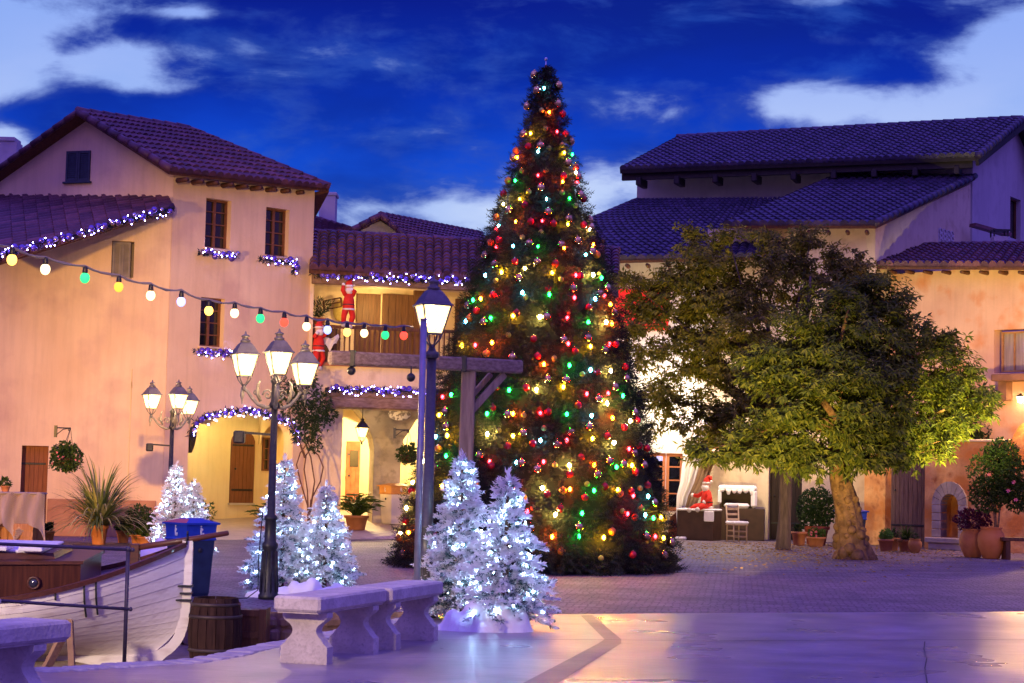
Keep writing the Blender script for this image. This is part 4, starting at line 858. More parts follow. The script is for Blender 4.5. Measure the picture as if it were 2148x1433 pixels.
# ================================================================== WHITE FLOCKED TREES
FLK = leafmat('snow_flock', (.80, .81, .84), (.88, .88, .90), (.93, .92, .92), rough=.9, transl=.3)
FLG = leafmat('flocked_needles', (.03, .10, .09), (.10, .22, .22), (.35, .40, .42), rough=.7, transl=.2)
def flocked(label, loc, seed, H=1.72):
    random.seed(seed); t = thing('flocked_tree', label, 'christmas tree', loc, 0, 'snow-flocked trees with white lights')
    q = MB(); q.lathe([(.035, 0), (.03, .6), (.012, H - .1)], n=8); q.build('trunk', WOOD, t)
    a, b = MB(), MB(); lights = []
    z = .16
    while z < H - .04:
        f = 1 - (z - .1) / (H - .1); R = .50 * f ** .85 + .03; n = max(4, int(18 * f) + 5)
        for k in range(n):
            th = 2 * pi * (k + rnd()) / n; L = R * ru(.55, 1.22); droop = ru(-.38, .12) + .25 * (1 - f)
            d = V((cos(th), sin(th), droop)).normalized(); p0 = V((0, 0, z + ru(-.03, .03)))
            m = max(3, int(L / .052))
            for i in range(1, m + 1):
                p = p0 + d * (L * i / m) + V((0, 0, -.03 * (i / m) ** 2)); s = d.cross(V((0, 0, 1))).normalized()
                if i / m < .3 and f > .3: continue
                for sg in (-1, 1, 0):
                    e = (d + s * sg * ru(.5, .95) + V((0, 0, ru(-.25, .35)))).normalized()
                    l = ru(.05, .10) * (1.1 - .35 * i / m)
                    tgt = a if rnd() < (.88 if i / m > .5 else .6) * (.65 + .35 * min(1, z / .5)) else b
                    for j in range(7): tgt.leaf(p + e * (l * j * .12), e + V((ru(-.8, .8), ru(-.8, .8), ru(-.6, .8))), l * ru(.5, .9), .020 if tgt is a else .013, fold=.12)
            if rnd() < .36: lights.append(p0 + d * L * ru(.8, 1.02) + V((0, 0, .02)))
        z += .062
    for i in range(14): a.leaf(V((0, 0, H - .12 + i * .01)), V((ru(-.5, .5), ru(-.5, .5), 1)), .1, .03)
    a.build('flocking', FLK, t); b.build('foliage', FLG, t)
    q = MB(); q.ball((0, 0, 0), .0105, 7, 5); pb = None
    random.shuffle(lights)
    for p in lights[:60]:
        if pb is None: pb = q.build('fairy_light', mat('led_white', (.8, .9, 1), emit=(.40, .68, 1.0), es=230), t); pb.location = p
        else: part_copy(pb, p, t)
    random.seed(seed + 99); return t
def fG(px, py): p = G(px, py); return p
fA = fG(962, 1300); fB = fG(1058, 1322)
t1 = flocked('taller white flocked tree beside the tall single lamp, behind the stone bench', (fA.x, fA.y, .04), 11, 1.78)
t2 = flocked('white flocked tree right of its taller twin, nearest to the camera', (fB.x, fB.y, .10), 12, 1.52)
def cp(t, px, py, sc_, lab, rz): p = G(px, py); return copy_tree(t, (p.x, p.y, .03), rz, lab, sc_)
cp(t1, 590, 1236, .98, 'white flocked tree directly behind the three-armed lamp post', 2.1)
cp(t2, 680, 1240, .92, 'smaller white flocked tree to the right of the near three-armed lamp post', 1.2)
cp(t1, 364, 1160, .93, 'far white flocked tree left of its shorter twin behind the blue bin', 4.0)
cp(t2, 403, 1160, .88, 'far shorter white flocked tree above the lid of the blue bin', 3.3)
def mound(name, label, px, py, lumps, group=None):
    p = G(px, py); t = MB(); M_ = []
    nx, ny = 46, 30; x0 = min(a - r for a, b, r, h in lumps) - .1; x1 = max(a + r for a, b, r, h in lumps) + .1; y0 = min(b - r for a, b, r, h in lumps) - .1; y1 = max(b + r for a, b, r, h in lumps) + .1
    vs = []
    for j in range(ny + 1):
        for i in range(nx + 1):
            x = x0 + (x1 - x0) * i / nx; y = y0 + (y1 - y0) * j / ny
            h = sum(hh * max(0, 1 - ((x - a) ** 2 + (y - b) ** 2) / r ** 2) ** .55 for a, b, r, hh in lumps); vs.append((x, y, (h * .8 + .012 * sin(x * 21 + y * 9) * min(1, h * 20)) if h > 0 else -.03))
    t.add(vs, [(j * (nx + 1) + i, j * (nx + 1) + i + 1, (j + 1) * (nx + 1) + i + 1, (j + 1) * (nx + 1) + i) for j in range(ny) for i in range(nx)], True)
    o = t.build(name, SNOW); o.location = p; return tag(o, label, 'fake snow', group)
mound('snow_mound', 'large heap of fake snow wadding under the two near flocked trees', 1022, 1322, [(-.22, -.12, .24, .26), (.0, -.16, .25, .17), (.22, -.12, .23, .27), (.38, -.12, .1, .08), (-.42, -.14, .12, .09)], 'heaps of fake snow')
mound('snow_mound', 'fake snow heap right of the near three-armed lamp post', 640, 1246, [(0, 0, .22, .2), (.28, 0, .26, .12), (-.3, .05, .22, .1), (.5, .05, .16, .1)], 'heaps of fake snow')
mound('snow_mound', 'small fake snow heap left of the near three-armed lamp post', 540, 1252, [(0, 0, .16, .12)], 'heaps of fake snow')
mound('snow_mound', 'fake snow heap left of the blue bin beyond the boat', 322, 1170, [(0, 0, .3, .28), (.2, 0, .2, .2)], 'heaps of fake snow')

# ================================================================== STREET LAMPS
LGL = bpy.data.materials.new('lantern_glass'); LGL.use_nodes = True; _n = LGL.node_tree.nodes; _l = LGL.node_tree.links; _n.clear()
_e = _n.new('ShaderNodeEmission'); _e.inputs[0].default_value = (1, .68, .20, 1); _e.inputs[1].default_value = 5.4; _t = _n.new('ShaderNodeBsdfTransparent'); _m = _n.new('ShaderNodeMixShader'); _m.inputs[0].default_value = .75
_l.new(_t.outputs[0], _m.inputs[1]); _l.new(_e.outputs[0], _m.inputs[2]); _o = _n.new('ShaderNodeOutputMaterial'); _l.new(_m.outputs[0], _o.inputs[0])
MANT = mat('lamp_mantle', (1, .9, .7), emit=(1, .66, .33), es=800)
CAPM = mat('lamp_cap_grey', (.11, .10, .105), (.16, .15, .15), scale=12, rough=.4, metal=.2)
LW = mat('lamp_arm_paint', (.16, .15, .13), (.24, .22, .19), scale=16, rough=.4, metal=.1)
def lantern(parent, loc, s=1.0, name='lantern', capm=CAPM):
    # four-sided tapered lantern: frame with finial, glass and a peaked cap
    M_ = Mx.Translation(loc) @ Mx.Rotation(pi / 4 + .35, 4, 'Z') @ Mx.Scale(s, 4); q = MB(M_); n = 4
    def sqr(z, w): return [(w * cos(2 * pi * k / n), w * sin(2 * pi * k / n), z) for k in range(n)]
    for k in range(4):
        c, d = cos(pi / 2 * k), sin(pi / 2 * k); q.tube([(.125 * c, .125 * d, 0), (.232 * c, .232 * d, .31)], .011, n=5)
        q.tube([(.125 * c, .125 * d, 0), (.10 * c, .10 * d, -.06), (.02 * c, .02 * d, -.15)], .010, n=5)
    q.loft([sqr(-.012, .135), sqr(.006, .135)]); q.lathe([(.02, -.22), (.035, -.2), (.03, -.15), (.02, -.12)], n=8)
    ln = q.build(name, capm, parent)
    q = MB(M_); q.loft([sqr(.008, .122), sqr(.306, .222)], True); q.build('glass', LGL, ln)
    q = MB(M_); q.lathe([(.02, .06), (.055, .10), (.065, .16), (.045, .22), (.01, .25)], n=10); q.build('lit_bulb', MANT, ln)
    q = MB(M_); q.loft([sqr(.31, .262), sqr(.325, .268), sqr(.34, .235), sqr(.40, .19), sqr(.47, .13), sqr(.50, .085)], True)
    q.lathe([(.075, .50), (.075, .53), (.05, .54), (.05, .575), (.07, .585), (.06, .60), (.02, .62), (.012, .655), (.001, .67)], n=10)
    q.build('cap', capm, ln); return ln
def lamp_base(q, r=.055, H=2.6):
    q.lathe([(.13, 0), (.13, .05), (.115, .07), (.10, .35), (.085, .62), (.10, .65), (.10, .69), (.075, .72), (.07, .98), (.085, 1.0), (.085, 1.03), (r, 1.06), (r * .8, H)], n=14)
    for k in range(10): c, d = cos(2 * pi * k / 10), sin(2 * pi * k / 10); q.tube([(.112 * c, .112 * d, .09), (.088 * c, .088 * d, .6)], .010, n=4)
def candelabra(label, loc, rz):
    t = thing('street_lamp', label, 'street lamp', loc, rz, 'three-armed street lamps')
    q = MB(); lamp_base(q, .05, 2.45); q.lathe([(.06, 2.4), (.07, 2.44), (.05, 2.48), (.045, 2.7), (.065, 2.74), (.03, 2.8), (.02, 2.9)], n=10); q.build('pole', IRON, t)
    for k, an in enumerate((159, 39, 279)):
        a = R_(an); c, d = cos(a), sin(a); q = MB(); zt = 2.72
        def A(r, z): return (r * c, r * d, z)
        q.tube([A(.03, 2.42), A(.12, 2.40), A(.23, 2.44), A(.32, 2.52), A(.38, 2.60), A(.43, 2.63), A(.46, 2.62)], [.025, .028, .024, .02, .02, .022, .016], n=6)
        q.tube([A(.10 + .075 * (1 - i / 16) * cos(i * .62), 2.56 + .075 * (1 - i / 16) * sin(i * .62)) for i in range(15)], .013, n=5)
        q.tube([A(.27 + .05 * (1 - i / 14) * cos(2 + i * .6), 2.60 + .05 * (1 - i / 14) * sin(2 + i * .6)) for i in range(12)], .011, n=5)
        q.tube([A(.20, 2.48), A(.25, 2.58), A(.24, 2.70), A(.20, 2.76)], [.022, .028, .018, .004], n=5)
        q.tube([A(.46, 2.66), A(.46, 2.55), A(.46, 2.50), A(.46, 2.44)], [.02, .032, .012, .004], n=6)
        q.build('arm', LW, t); lantern(t, (.44 * c, .44 * d, 2.80 - (.09 if an == 39 else 0)), .86)
    return t
pL = G(563, 1257); nearlamp = candelabra('near black three-armed street lamp in front of the arcade arch', (pL.x, pL.y, 0), R_(2))
q = MB(); q.bar((-.02, 0, 2.06), (-.42, -.02, 2.08), .03, .03); q.box((-.50, -.09, 1.94), (-.36, .07, 2.10), bev=.02); q.build('spotlight', IRON, nearlamp)
q = MB(); q.tube([(-.1, -.06, 1.1), (-.13, -.1, .5), (-.12, -.15, .12), (-.25, -.2, .02), (-.5, -.4, .02)], .008, n=5); q.build('cable', IRON, nearlamp)
pL2 = S(352, 1150, 38.2); farlamp = copy_tree(nearlamp, (pL2.x, pL2.y, 0), R_(14), 'far black three-armed street lamp against the peach wall, left of the arch')
pS = G(891, 1296); sl_ = thing('street_lamp', 'tall grey street lamp with one big bright lantern before the Christmas tree', 'street lamp', (pS.x, pS.y, 0))
q = MB(); lamp_base(q, .066, 2.92); q.lathe([(.075, 2.92), (.085, 2.94), (.085, 2.99), (.05, 3.0), (.03, 3.05)], n=12); q.build('pole', IRONW, sl_); lantern(sl_, (0, 0, 3.20), 1.0)
pP = G(872, 1308); o_ = MB(); h = 3.3
o_.tube([(0, 0, 0), (0, 0, h)], .036, n=12); o_.lathe([(.036, .0), (.055, .0), (.055, .1), (.04, .11)], n=12); o_.tube([(0, 0, h - .02), (0, 0, h)], .04, n=12)
GALV = mat('galvanised_steel', (.30, .30, .32), (.38, .38, .40), scale=8, rough=.35, metal=.6); o = o_.build('steel_pole', GALV); o.location = pP; tag(o, 'slim grey steel pole holding the bulb string beside the single lamp', 'pole')
# ---- festoon
FP = [(-70, 512, 'y'), (25, 545, 'y'), (95, 565, 'w'), (178, 583, 'g'), (249, 602, 'o'), (316, 620, 'w'), (380, 633, 'b'), (438, 652, 'y'), (492, 657, 'w'), (546, 668, 'g'), (596, 676, 'r'), (643, 685, 'w'), (687, 692, 'b'), (728, 697, 'y'), (764, 699, 'w'), (808, 703, 'g'), (847, 704, 'r')]
ft = thing('festoon_lights', 'string of big coloured bulbs on a cable from the left edge to the steel pole', 'festoon lights', (pP.x, pP.y, 0))
FC_ = {'y': (1, .58, .10), 'w': (1, .74, .34), 'g': (.03, 1, .22), 'o': (1, .30, .03), 'b': (.40, .48, 1), 'r': (1, .06, .03)}
cab = []; fp = {}
for i, (px, py, c) in enumerate(FP):
    Y = 14.6 + (20.7 - 14.6) * (px + 70) / 935; r = 11.3 - 2.4 * (px / 847)
    top = P(px, py - r * 2.35, Y) - pP; b = P(px, py, Y) - pP; cab.append((top, i))
    q = MB(); q.ball((0, 0, 0), .042, 12, 9, sz=1.12); 
    if c not in fp: fp[c] = q.build('light_bulb', mat('festoon_' + c, FC_[c], emit=FC_[c], es={'w': 3.0, 'y': 3.4, 'b': 1.9, 'g': 1.5, 'o': 2.8, 'r': 2.6}[c]), ft); bo = fp[c]; bo.location = b
    else: bo = part_copy(fp[c], b, ft)
    q = MB(); q.lathe([(.022, .035), (.024, .05), (.02, .09), (.014, .10)], n=10); so = q.build('socket', IRON, bo)
path = []
for (a, i), (b, j) in zip(cab, cab[1:]):
    for t in (0, .25, .5, .75): p = a.lerp(b, t); p.z -= .022 * (1 - (2 * t - 1) ** 2) ; path.append(p)
path.append(cab[-1][0]); path.append(P(866, 686, 20.75) - pP); path = [P(-160, 480, 14) - pP] + path
q = MB(); q.tube(path, .009, n=6); q.tube([p + V((0, 0, .012 * sin(k * 1.3))) for k, p in enumerate(path)], .005, n=5); q.build('cable', mat('cable_pale', (.25, .22, .20), rough=.5), ft)

# ================================================================== TIMBER HOIST
hx = S(968, 1200, 24.6); ht = thing('timber_hoist', 'weathered timber post carrying a long bolted beam with diagonal braces', 'timber frame', (hx.x, hx.y, 0))
bl, br = P(692, 750, 23.6), P(1092, 770, 24.9)
q = MB(); q.bar((-.0, 0, 0), (.03, 0, br.z - .06), .185, .17, bev=.015); q.bar((.0 - .03, -.09, 0), (.0, -.09, 1.2), .1, .02) if False else None; q.build('post', WOODZ, ht)
q = MB(); q.bar(bl - hx, br - hx, .17, .17, bev=.02); q.build('beam', mat('hoist_beam', (.17, .11, .085), (.32, .23, .18), scale=5, rough=.8, stretch=(.6, 6, 6), bump=.4, bscale=14), ht)
q = MB(); b_ = P(1058, 785, 24.8) - hx; c_ = P(988, 862, 24.6) - hx; q.bar(c_, b_, .07, .09, bev=.01); q.build('brace', WOODZ, ht)
q = MB(); b_ = P(1030, 785, 25.0) - hx; c_ = P(988, 832, 24.9) - hx; q.bar(c_, b_, .06, .07, bev=.01); q.build('brace', WOODZ, ht)
for px in (738, 969):
    u = (px - 692) / 400; c_ = bl.lerp(br, u) - hx; q = MB(); tdir = (br - bl).normalized()
    q.box((c_.x - .035, c_.y - .11, c_.z - .10), (c_.x + .035, c_.y + .11, c_.z + .10), bev=.005); q.build('iron_strap', IRON, ht)
for px, py in ((737, 778), (862, 792)):
    p = P(px, py, 23.7) - hx; q = MB(); q.ball(p, .055); q.tube([p + V((0, 0, .03)), p + V((0, 0, .14))], .01, n=5); q.build('pulley_ball', IRON, ht)

# ================================================================== BENCHES
BST = mat('bench_stone', (.50, .44, .40), (.66, .59, .54), scale=5, rough=.8, bump=.4, bscale=30, c3=(.45, .40, .36), s3=30)
def bench(label, c, rz, L=1.5):
    t = thing('stone_bench', label, 'bench', (c[0], c[1], .006), rz, 'stone benches along the kerb'); W2 = .21
    q = MB(); q.box((-L / 2, -W2, .44), (L / 2, W2, .566), bev=.02); q.box((-L / 2 + .03, -W2 + .03, .425), (L / 2 - .03, W2 - .03, .4405)); q.build('seat', BST, t)
    prof = [(0, .21), (.14, .21), (.17, .175), (.20, .155)] + [(.20 + .15 * (i / 6), .155 - .05 * sin(pi * i / 6)) for i in range(1, 6)] + [(.36, .18), (.385, .2), (.424, .2)]
    poly = [(w, z) for z, w in prof] + [(-w, z) for z, w in reversed(prof)]
    for sx_ in (-.53, .53):
        q = MB(); q.prism([(a, b) for a, b in poly], -.065, .065, M=Mx.Translation((sx_, 0, 0)) @ Mx.Rotation(pi / 2, 4, 'Z')); q.build('leg', BST, t)
    return t
bench('middle stone bench on two waisted legs, nearest in front of the barrel', (-1.50, 16.62), atan2(1.06, .33), 1.55)
bench('farther stone bench touching the snow heap under the flocked trees', (-1.02, 18.08), atan2(1.0, .30), 1.45)
bench('stone bench cut off by the lower left corner of the picture', (-3.45, 12.22), atan2(.9, .42), 1.7)
# iron railing
pr0 = G(261, 1384); rt = thing('iron_railing', 'thin dark iron railing with one end post in front of the boat', 'railing', (pr0.x, pr0.y, 0))
RI = mat('railing_iron', (.06, .05, .075), (.09, .075, .10), scale=20, rough=.5, metal=.3)
for a, b, nm, r in [((269, 1152), (261, 1384), 'post', .017)]: q = MB(); q.tube([P(*a, pr0.y) - pr0, (0, 0, -.1)], r, n=8); q.ball(P(*a, pr0.y) - pr0 + V((0, 0, .0)), .026); q.build(nm, RI, rt)
for a, b in (((278, 1153.5), (-90, 1137)), ((274, 1278), (-40, 1258))): q = MB(); q.tube([P(*a, pr0.y) - pr0, P(*b, pr0.y - .35) - pr0], .014, n=8); q.ball(P(*a, pr0.y) - pr0, .018); q.build('rail', RI, rt)
o_ = MB(); p = P(-110, 1137, 15.6); o_.tube([(p.x, p.y, 0), (p.x, p.y, p.z)], .017); o_.v = [v - pr0 for v in o_.v]; o_.build('post', RI, rt)
p = G(-28, 1420); o_ = MB(); o_.box((-.14, -.14, 0), (.125, .14, .50), bev=.03); o_.box((-.16, -.16, .5), (.145, .16, .56), bev=.02); o = o_.build('stone_bollard', BST); o.location = (p.x - .2, p.y + .4, 0); tag(o, 'rough pale stone block peeking in at the left edge above the near bench', 'bollard')

# ================================================================== BOAT
HB = V((-3.53, 21.1, 0)); BHEEL = R_(-4); bt = thing('wooden_boat', 'white clinker boat with brown cabin and bowsprit propped in the sunken pit', 'boat', HB, pi); bt.rotation_euler.x = BHEEL
HULL = mat('hull_white', (.72, .66, .62), (.80, .75, .70), scale=2.2, rough=.4, bump=.15, bscale=7, c3=(.58, .50, .46), s3=4, stretch=(1, 1, 3))
MAH = mat('mahogany', (.06, .018, .012), (.10, .03, .018), scale=5, rough=.45, stretch=(.8, 8, 8), coat=.1)
LB = 5.6; KZ = -.47
def sheer(x): return .255 + .525 * max(0, 1 - x / 2.05) ** 1.8 + .02 * max(0, x - 3.6)
def beam(x): f = min(1, x / 2.0); return .02 + 1.05 * (1 - (1 - f) ** 1.9) * (1 - .35 * max(0, (x - 3.6) / 2.0) ** 2)
def sec(x, tt, sg, out=0.0):
    k = x / LB; z = sheer(x) + (KZ - sheer(x)) * tt; e = .55 + .75 * max(0, 1 - x / 1.7); y = beam(x) * max(0, cos(tt * pi / 2)) ** e
    y += .010 * ((tt * 9) % 1) * (1 - tt) + out + .012
    xo = (.02 * tt + .42 * max(0, tt - .62) ** 1.8 / .38 ** 1.8 * .9) * max(0, 1 - x / 1.4)
    return (x + xo, sg * y, z)
q = MB(); nxs = 34; TT = []
for i in range(9):
    for f in (0.0, .5, .97): TT.append((i + f) / 9)
TT.append(1.0); TT = sorted(TT)
for sg in (-1, 1):
    vs = []; 
    for i in range(nxs + 1): x = LB * (i / nxs) ** 1.35; vs += [sec(x, t, sg) for t in TT]
    k = len(TT); q.add(vs, [(i * k + j, i * k + j + 1, (i + 1) * k + j + 1, (i + 1) * k + j) for i in range(nxs) for j in range(k - 1)], False)
me_tr = [sec(LB, t, -1) for t in TT] + [sec(LB, t, 1) for t in reversed(TT)]; q.add(me_tr, [tuple(range(len(me_tr)))])
q.build('hull', HULL, bt)
# stem and keel
q = MB(); stem = [(-.03, 0, sheer(0) + .05), (-.03, 0, .4), (-.02, 0, .1), (0.0, 0, -.1), (.05, 0, -.25), (.16, 0, -.38), (.34, 0, -.47), (.7, 0, -.52), (5.6, 0, -.52)]
sm_ = smoothline(stem, 4)
for y_ in (-.028, .028): pass
q.loft([[(p.x + n_.x * .05, -.028, p.z + n_.z * .05), (p.x + n_.x * .05, .028, p.z + n_.z * .05), (p.x - n_.x * .06, .034, p.z - n_.z * .06), (p.x - n_.x * .06, -.034, p.z - n_.z * .06)] for p, n_ in [(sm_[i], (lambda t: V((t.z, 0, -t.x)))((sm_[min(i + 1, len(sm_) - 1)] - sm_[max(i - 1, 0)]).normalized())) for i in range(len(sm_))]])
q.build('keel', HULL, bt)
q = MB()
for sg in (-1, 1):
    pts = [V(sec(LB * (i / 30) ** 1.3, 0, sg, .012)) + V((0, 0, .0)) for i in range(31)]
    for a, b in zip(pts, pts[1:]): q.bar(a, b + (b - a) * .02, .055, .05)
q.build('gunwale', MAH, bt)
q = MB(); vs = []
for i in range(25):
    x = .15 + (LB - .3) * i / 24; w = beam(x) - .02; vs += [(x, -w, sheer(x) - .13), (x, 0, sheer(x) - .10), (x, w, sheer(x) - .13)]
q.add(vs, [(i * 3 + j, i * 3 + j + 1, (i + 1) * 3 + j + 1, (i + 1) * 3 + j) for i in range(24) for j in range(2)]); q.build('deck', mat('deck_paint', (.24, .22, .30), (.32, .29, .38), scale=5, rough=.35), bt)
# cabin
cx0, cx1 = 1.03, 4.6; q = MB(); zc0 = .2
def cw(x): return .72 - .2 * max(0, 1 - (x - cx0) / .9)
ringb = [(cx0, -cw(cx0)), (cx0 + .9, -.72), (cx1, -.72), (cx1, .72), (cx0 + .9, .72), (cx0, cw(cx0))]
q.loft([[(x, y, zc0) for x, y in ringb], [(x, y, .60) for x, y in ringb]]); q.build('cabin', mat('cabin_wood', (.045, .012, .007), (.085, .024, .012), scale=4, rough=.35, stretch=(8, 8, .5)), bt)
q = MB(); q.loft([[(x - .03 if x < 2 else x + .03, y * 1.06, .60) for x, y in ringb], [(x - .03 if x < 2 else x + .03, y * 1.06, .635) for x, y in ringb]])
q.loft([[(max(x, cx0 + .3), y * .82, .636) for x, y in ringb], [(max(x, cx0 + .32), y * .8, .70) for x, y in ringb]]); cr_ = q.build('cabin_roof', MAH, bt)
q = MB(); q.box((cx0 + .42, -.5, .701), (cx1 - .1, .5, .73), bev=.01); q.build('roof_canvas', mat('canvas_white', (.62, .58, .66), (.7, .66, .74), scale=8, rough=.7), cr_)
for x in (1.42, 1.80): q = MB(); q.box((x, .30, .731), (x + .26, .62, .775), bev=.008); q.build('skylight', mat('hatch_glass', (.66, .62, .68), rough=.2), cr_)
for x in (1.50, 1.95):
    yy = cw(x) + .012
    for sg in (-1, 1):
        Mp = Mx.Translation((x, sg * yy, .40)) @ Mx.Rotation(pi / 2, 4, 'X'); q = MB(Mp); q.tube([(.06 * cos(t), .06 * sin(t), 0) for t in [i * pi / 8 for i in range(17)]], .013, n=6, cap=False); ph = q.build('porthole', MAH, bt)
        q = MB(Mp); q.lathe([(.052, -.004), (.052, .006)], n=16); q.build('pane', mat('porthole_glass', (.03, .03, .05), rough=.06, spec=.8), ph)
q = MB(); q.box((.50, -.045, sheer(.5) - .16), (.60, .045, sheer(.5) + .20), bev=.008); q.build('mooring_post', MAH, bt)
q = MB(); z0 = .735; q.tube([(.56, 0, z0 - .01), (-.05, 0, z0 + .10), (-.46, 0, z0 + .18), (-.47, 0, z0 + .183)], [.034, .034, .028, .02], n=10); q.build('bowsprit', MAH, bt)
q = MB(); q.tube([(-.02 + .045 * cos(t) * 0, .05 * cos(t), z0 + .09 + .05 * sin(t)) for t in [i * pi / 6 for i in range(13)]], .010, n=5); q.tube([(-.02, 0, z0 + .14), (-.02, 0, z0 + .19)], .012, n=5); q.build('spar_band', IRON, bt)
for z in (.32, .24, .165): q = MB(); q.box((-.09, -.04, z), (.09 if z != .24 else .04, .075, z + .018)); q.build('stem_fitting', IRON, bt)
for x in (1.20, .93, .82):
    q = MB(); n_ = 6; t1_ = .42 if x < 1 else .12
    for i in range(n_): a = V(sec(x, t1_ * i / n_, 1, .012)); b = V(sec(x, t1_ * (i + 1) / n_, 1, .012)); q.bar(a, b + V((0, 0, -.003)), .018, .012)
    q.build('hull_strap', IRON, bt)
# props
pp = G(236, 1372, PZ); q = MB(); q.bar((-.24, -.04, 0), (-.04, .18, .52), .06, .08); q.bar((.06, -.05, 0), (-.02, .10, .55), .06, .08); q.bar((-.35, -.05, .03), (.15, -.05, .03), .1, .06); o = q.build('boat_prop', mat('prop_wood', (.20, .11, .06), (.30, .18, .10), scale=5, rough=.8, bump=.3), None); o.location = (pp.x, 20.0, PZ); tag(o, 'wooden A-shaped prop leaning under the near side of the boat hull', 'boat prop')
# barrel
pb_ = S(452, 1300, 21.0); q = MB(); N_st = 18; prof = [(.235, 0), (.27, .12), (.292, .28), (.298, .40), (.292, .52), (.27, .66), (.24, .76)]
br_ = thing('barrel', 'old dark wooden barrel standing in the pit at the boat bow', 'barrel', (pb_.x, pb_.y, PZ))
for k in range(N_st):
    a0_, a1_ = 2 * pi * (k + .03) / N_st, 2 * pi * (k + .97) / N_st
    q.loft([[(r * cos(a0_), r * sin(a0_), z), (r * cos(a1_), r * sin(a1_), z), ((r - .02) * cos(a1_), (r - .02) * sin(a1_), z), ((r - .02) * cos(a0_), (r - .02) * sin(a0_), z)] for r, z in prof])
q.build('staves', mat('barrel_wood', (.022, .010, .009), (.045, .022, .018), scale=4, rough=.95, spec=.15, stretch=(6, 6, .6), bump=.3), br_)
q = MB(); q.lathe([(.22, .69), (.22, .715)], n=24); q.build('lid', mat('barrel_top', (.12, .06, .045), (.2, .1, .07), scale=6, rough=.8), br_)
for z, r in ((.07, .262), (.2, .287), (.56, .290), (.69, .268)): q = MB(); q.lathe([(r - .004, z - .018), (r + .003, z - .018), (r + .001, z + .018), (r - .006, z + .018)], n=30, cap=False); q.build('hoop', mat('hoop_iron', (.045, .03, .035), (.07, .05, .05), scale=8, rough=.6, metal=.5), br_)
pc = S(522, 1300, 21.5); q = MB(); q.box((-.24, -.18, 0), (.17, .18, .6)); 
for z in (0.0, .3, .54): q.box((-.25, -.2, z), (.20, -.181, z + .07))
q.box((.14, -.21, 0), (.2, -.2, .62)); q.box((.2, -.2, .0), (.215, .2, .62)); o = q.build('wooden_crate', WOOD); o.location = (pc.x, pc.y, PZ); tag(o, 'dark wooden crate in the pit between the barrel and the stone wall', 'crate')
# ================================================================== LITTER BINS
BLU = mat('bin_blue', (.012, .045, .42), (.02, .065, .50), scale=6, rough=.4); BDK = mat('bin_dark', (.012, .022, .06), (.02, .035, .09), scale=6, rough=.45)
def picto(q, x, z, y, s, M_):        # person dropping litter in a basket, as raised shapes
    q.lathe([(.012 * s, -.003), (.012 * s, .003)], n=10, M=M_ @ Mx.Translation((x, y, z + .06 * s)) @ Mx.Rotation(pi / 2, 4, 'X'))
    q.prism([(x - .014 * s, z - .01 * s), (x - .004 * s, z - .06 * s), (x + .006 * s, z - .06 * s), (x + .012 * s, z), (x + .03 * s, z + .015 * s), (x + .028 * s, z + .028 * s), (x + .008 * s, z + .04 * s), (x - .01 * s, z + .045 * s)], y - .004, y + .001, M=M_)
    q.prism([(x + .022 * s, z - .06 * s), (x + .042 * s, z - .06 * s), (x + .047 * s, z - .02 * s), (x + .017 * s, z - .02 * s)], y - .004, y + .001, M=M_)
def bin_(label, loc, rz, top=BLU, body=BDK, lid2=None, s=1.0, H=.72):
    t = thing('litter_bin', label, 'litter bin', loc, rz, None); q = MB()
    def sq(z, w): return [(-w, -w, z), (w, -w, z), (w, w, z), (-w, w, z)]
    q.loft([sq(0, .17 * s), sq(.04, .18 * s), sq(H, .215 * s)]); q.build('body', body, t)
    q = MB(); q.loft([sq(H - .02, .222 * s), sq(H + .0, .235 * s), sq(H + .02, .222 * s), sq(H + .18, .232 * s), sq(H + .181, .262 * s), sq(H + .205, .265 * s)]); hd = q.build('hood', top, t)
    q = MB(); q.loft([sq(H + .206, .262 * s), sq(H + .25, .12 * s), sq(H + .26, .10 * s)]); q.build('lid', lid2 or top, t)
    for r in range(4): q = MB(); picto(q, -.01, H + .10, -.231 * s, 1.0, Mx.Rotation(r * pi / 2, 4, 'Z')); q.build('pictogram', mat('pictogram_white', (.75, .75, .78), rough=.6), hd)
    for r in range(4): q = MB(); q.lathe([(.03, -.01), (.03, .01)], n=12, M=Mx.Rotation(r * pi / 2, 4, 'Z') @ Mx.Translation((.0, -.212 * s, H - .14)) @ Mx.Rotation(pi / 2, 4, 'X')); q.build('disposal_hole', IRON, t)
    return t
p = G(396, 1249); b1_ = bin_('blue and black square litter bin behind the boat bow, with red tinted lid panel', (p.x, p.y, 0), R_(45))
q = MB(); q.add([(-.262, .0 - .262, .9265), (-.12, -.12, .972), (-.12, .12, .972), (-.262, .262, .9265)], [(0, 1, 2, 3)]); q.build('lid_panel', mat('lid_red', (.45, .10, .12), rough=.5), b1_)
p = S(1785, 1138, 50.0); bin_('blue and black litter bin half hidden behind the gnarled tree trunk', (p.x, p.y, 0), R_(30), s=1.25)
p = S(827, 1090, 49.3); bin_('white litter bin with orange wooden hood beside the concrete column', (p.x, p.y, zA(49.3)), R_(35), top=mat('bin_orange_wood', (.50, .22, .06), (.6, .3, .09), scale=6, rough=.5), body=mat('bin_white', (.62, .58, .52), (.7, .66, .6), scale=3, rough=.6), s=1.3, H=.78)

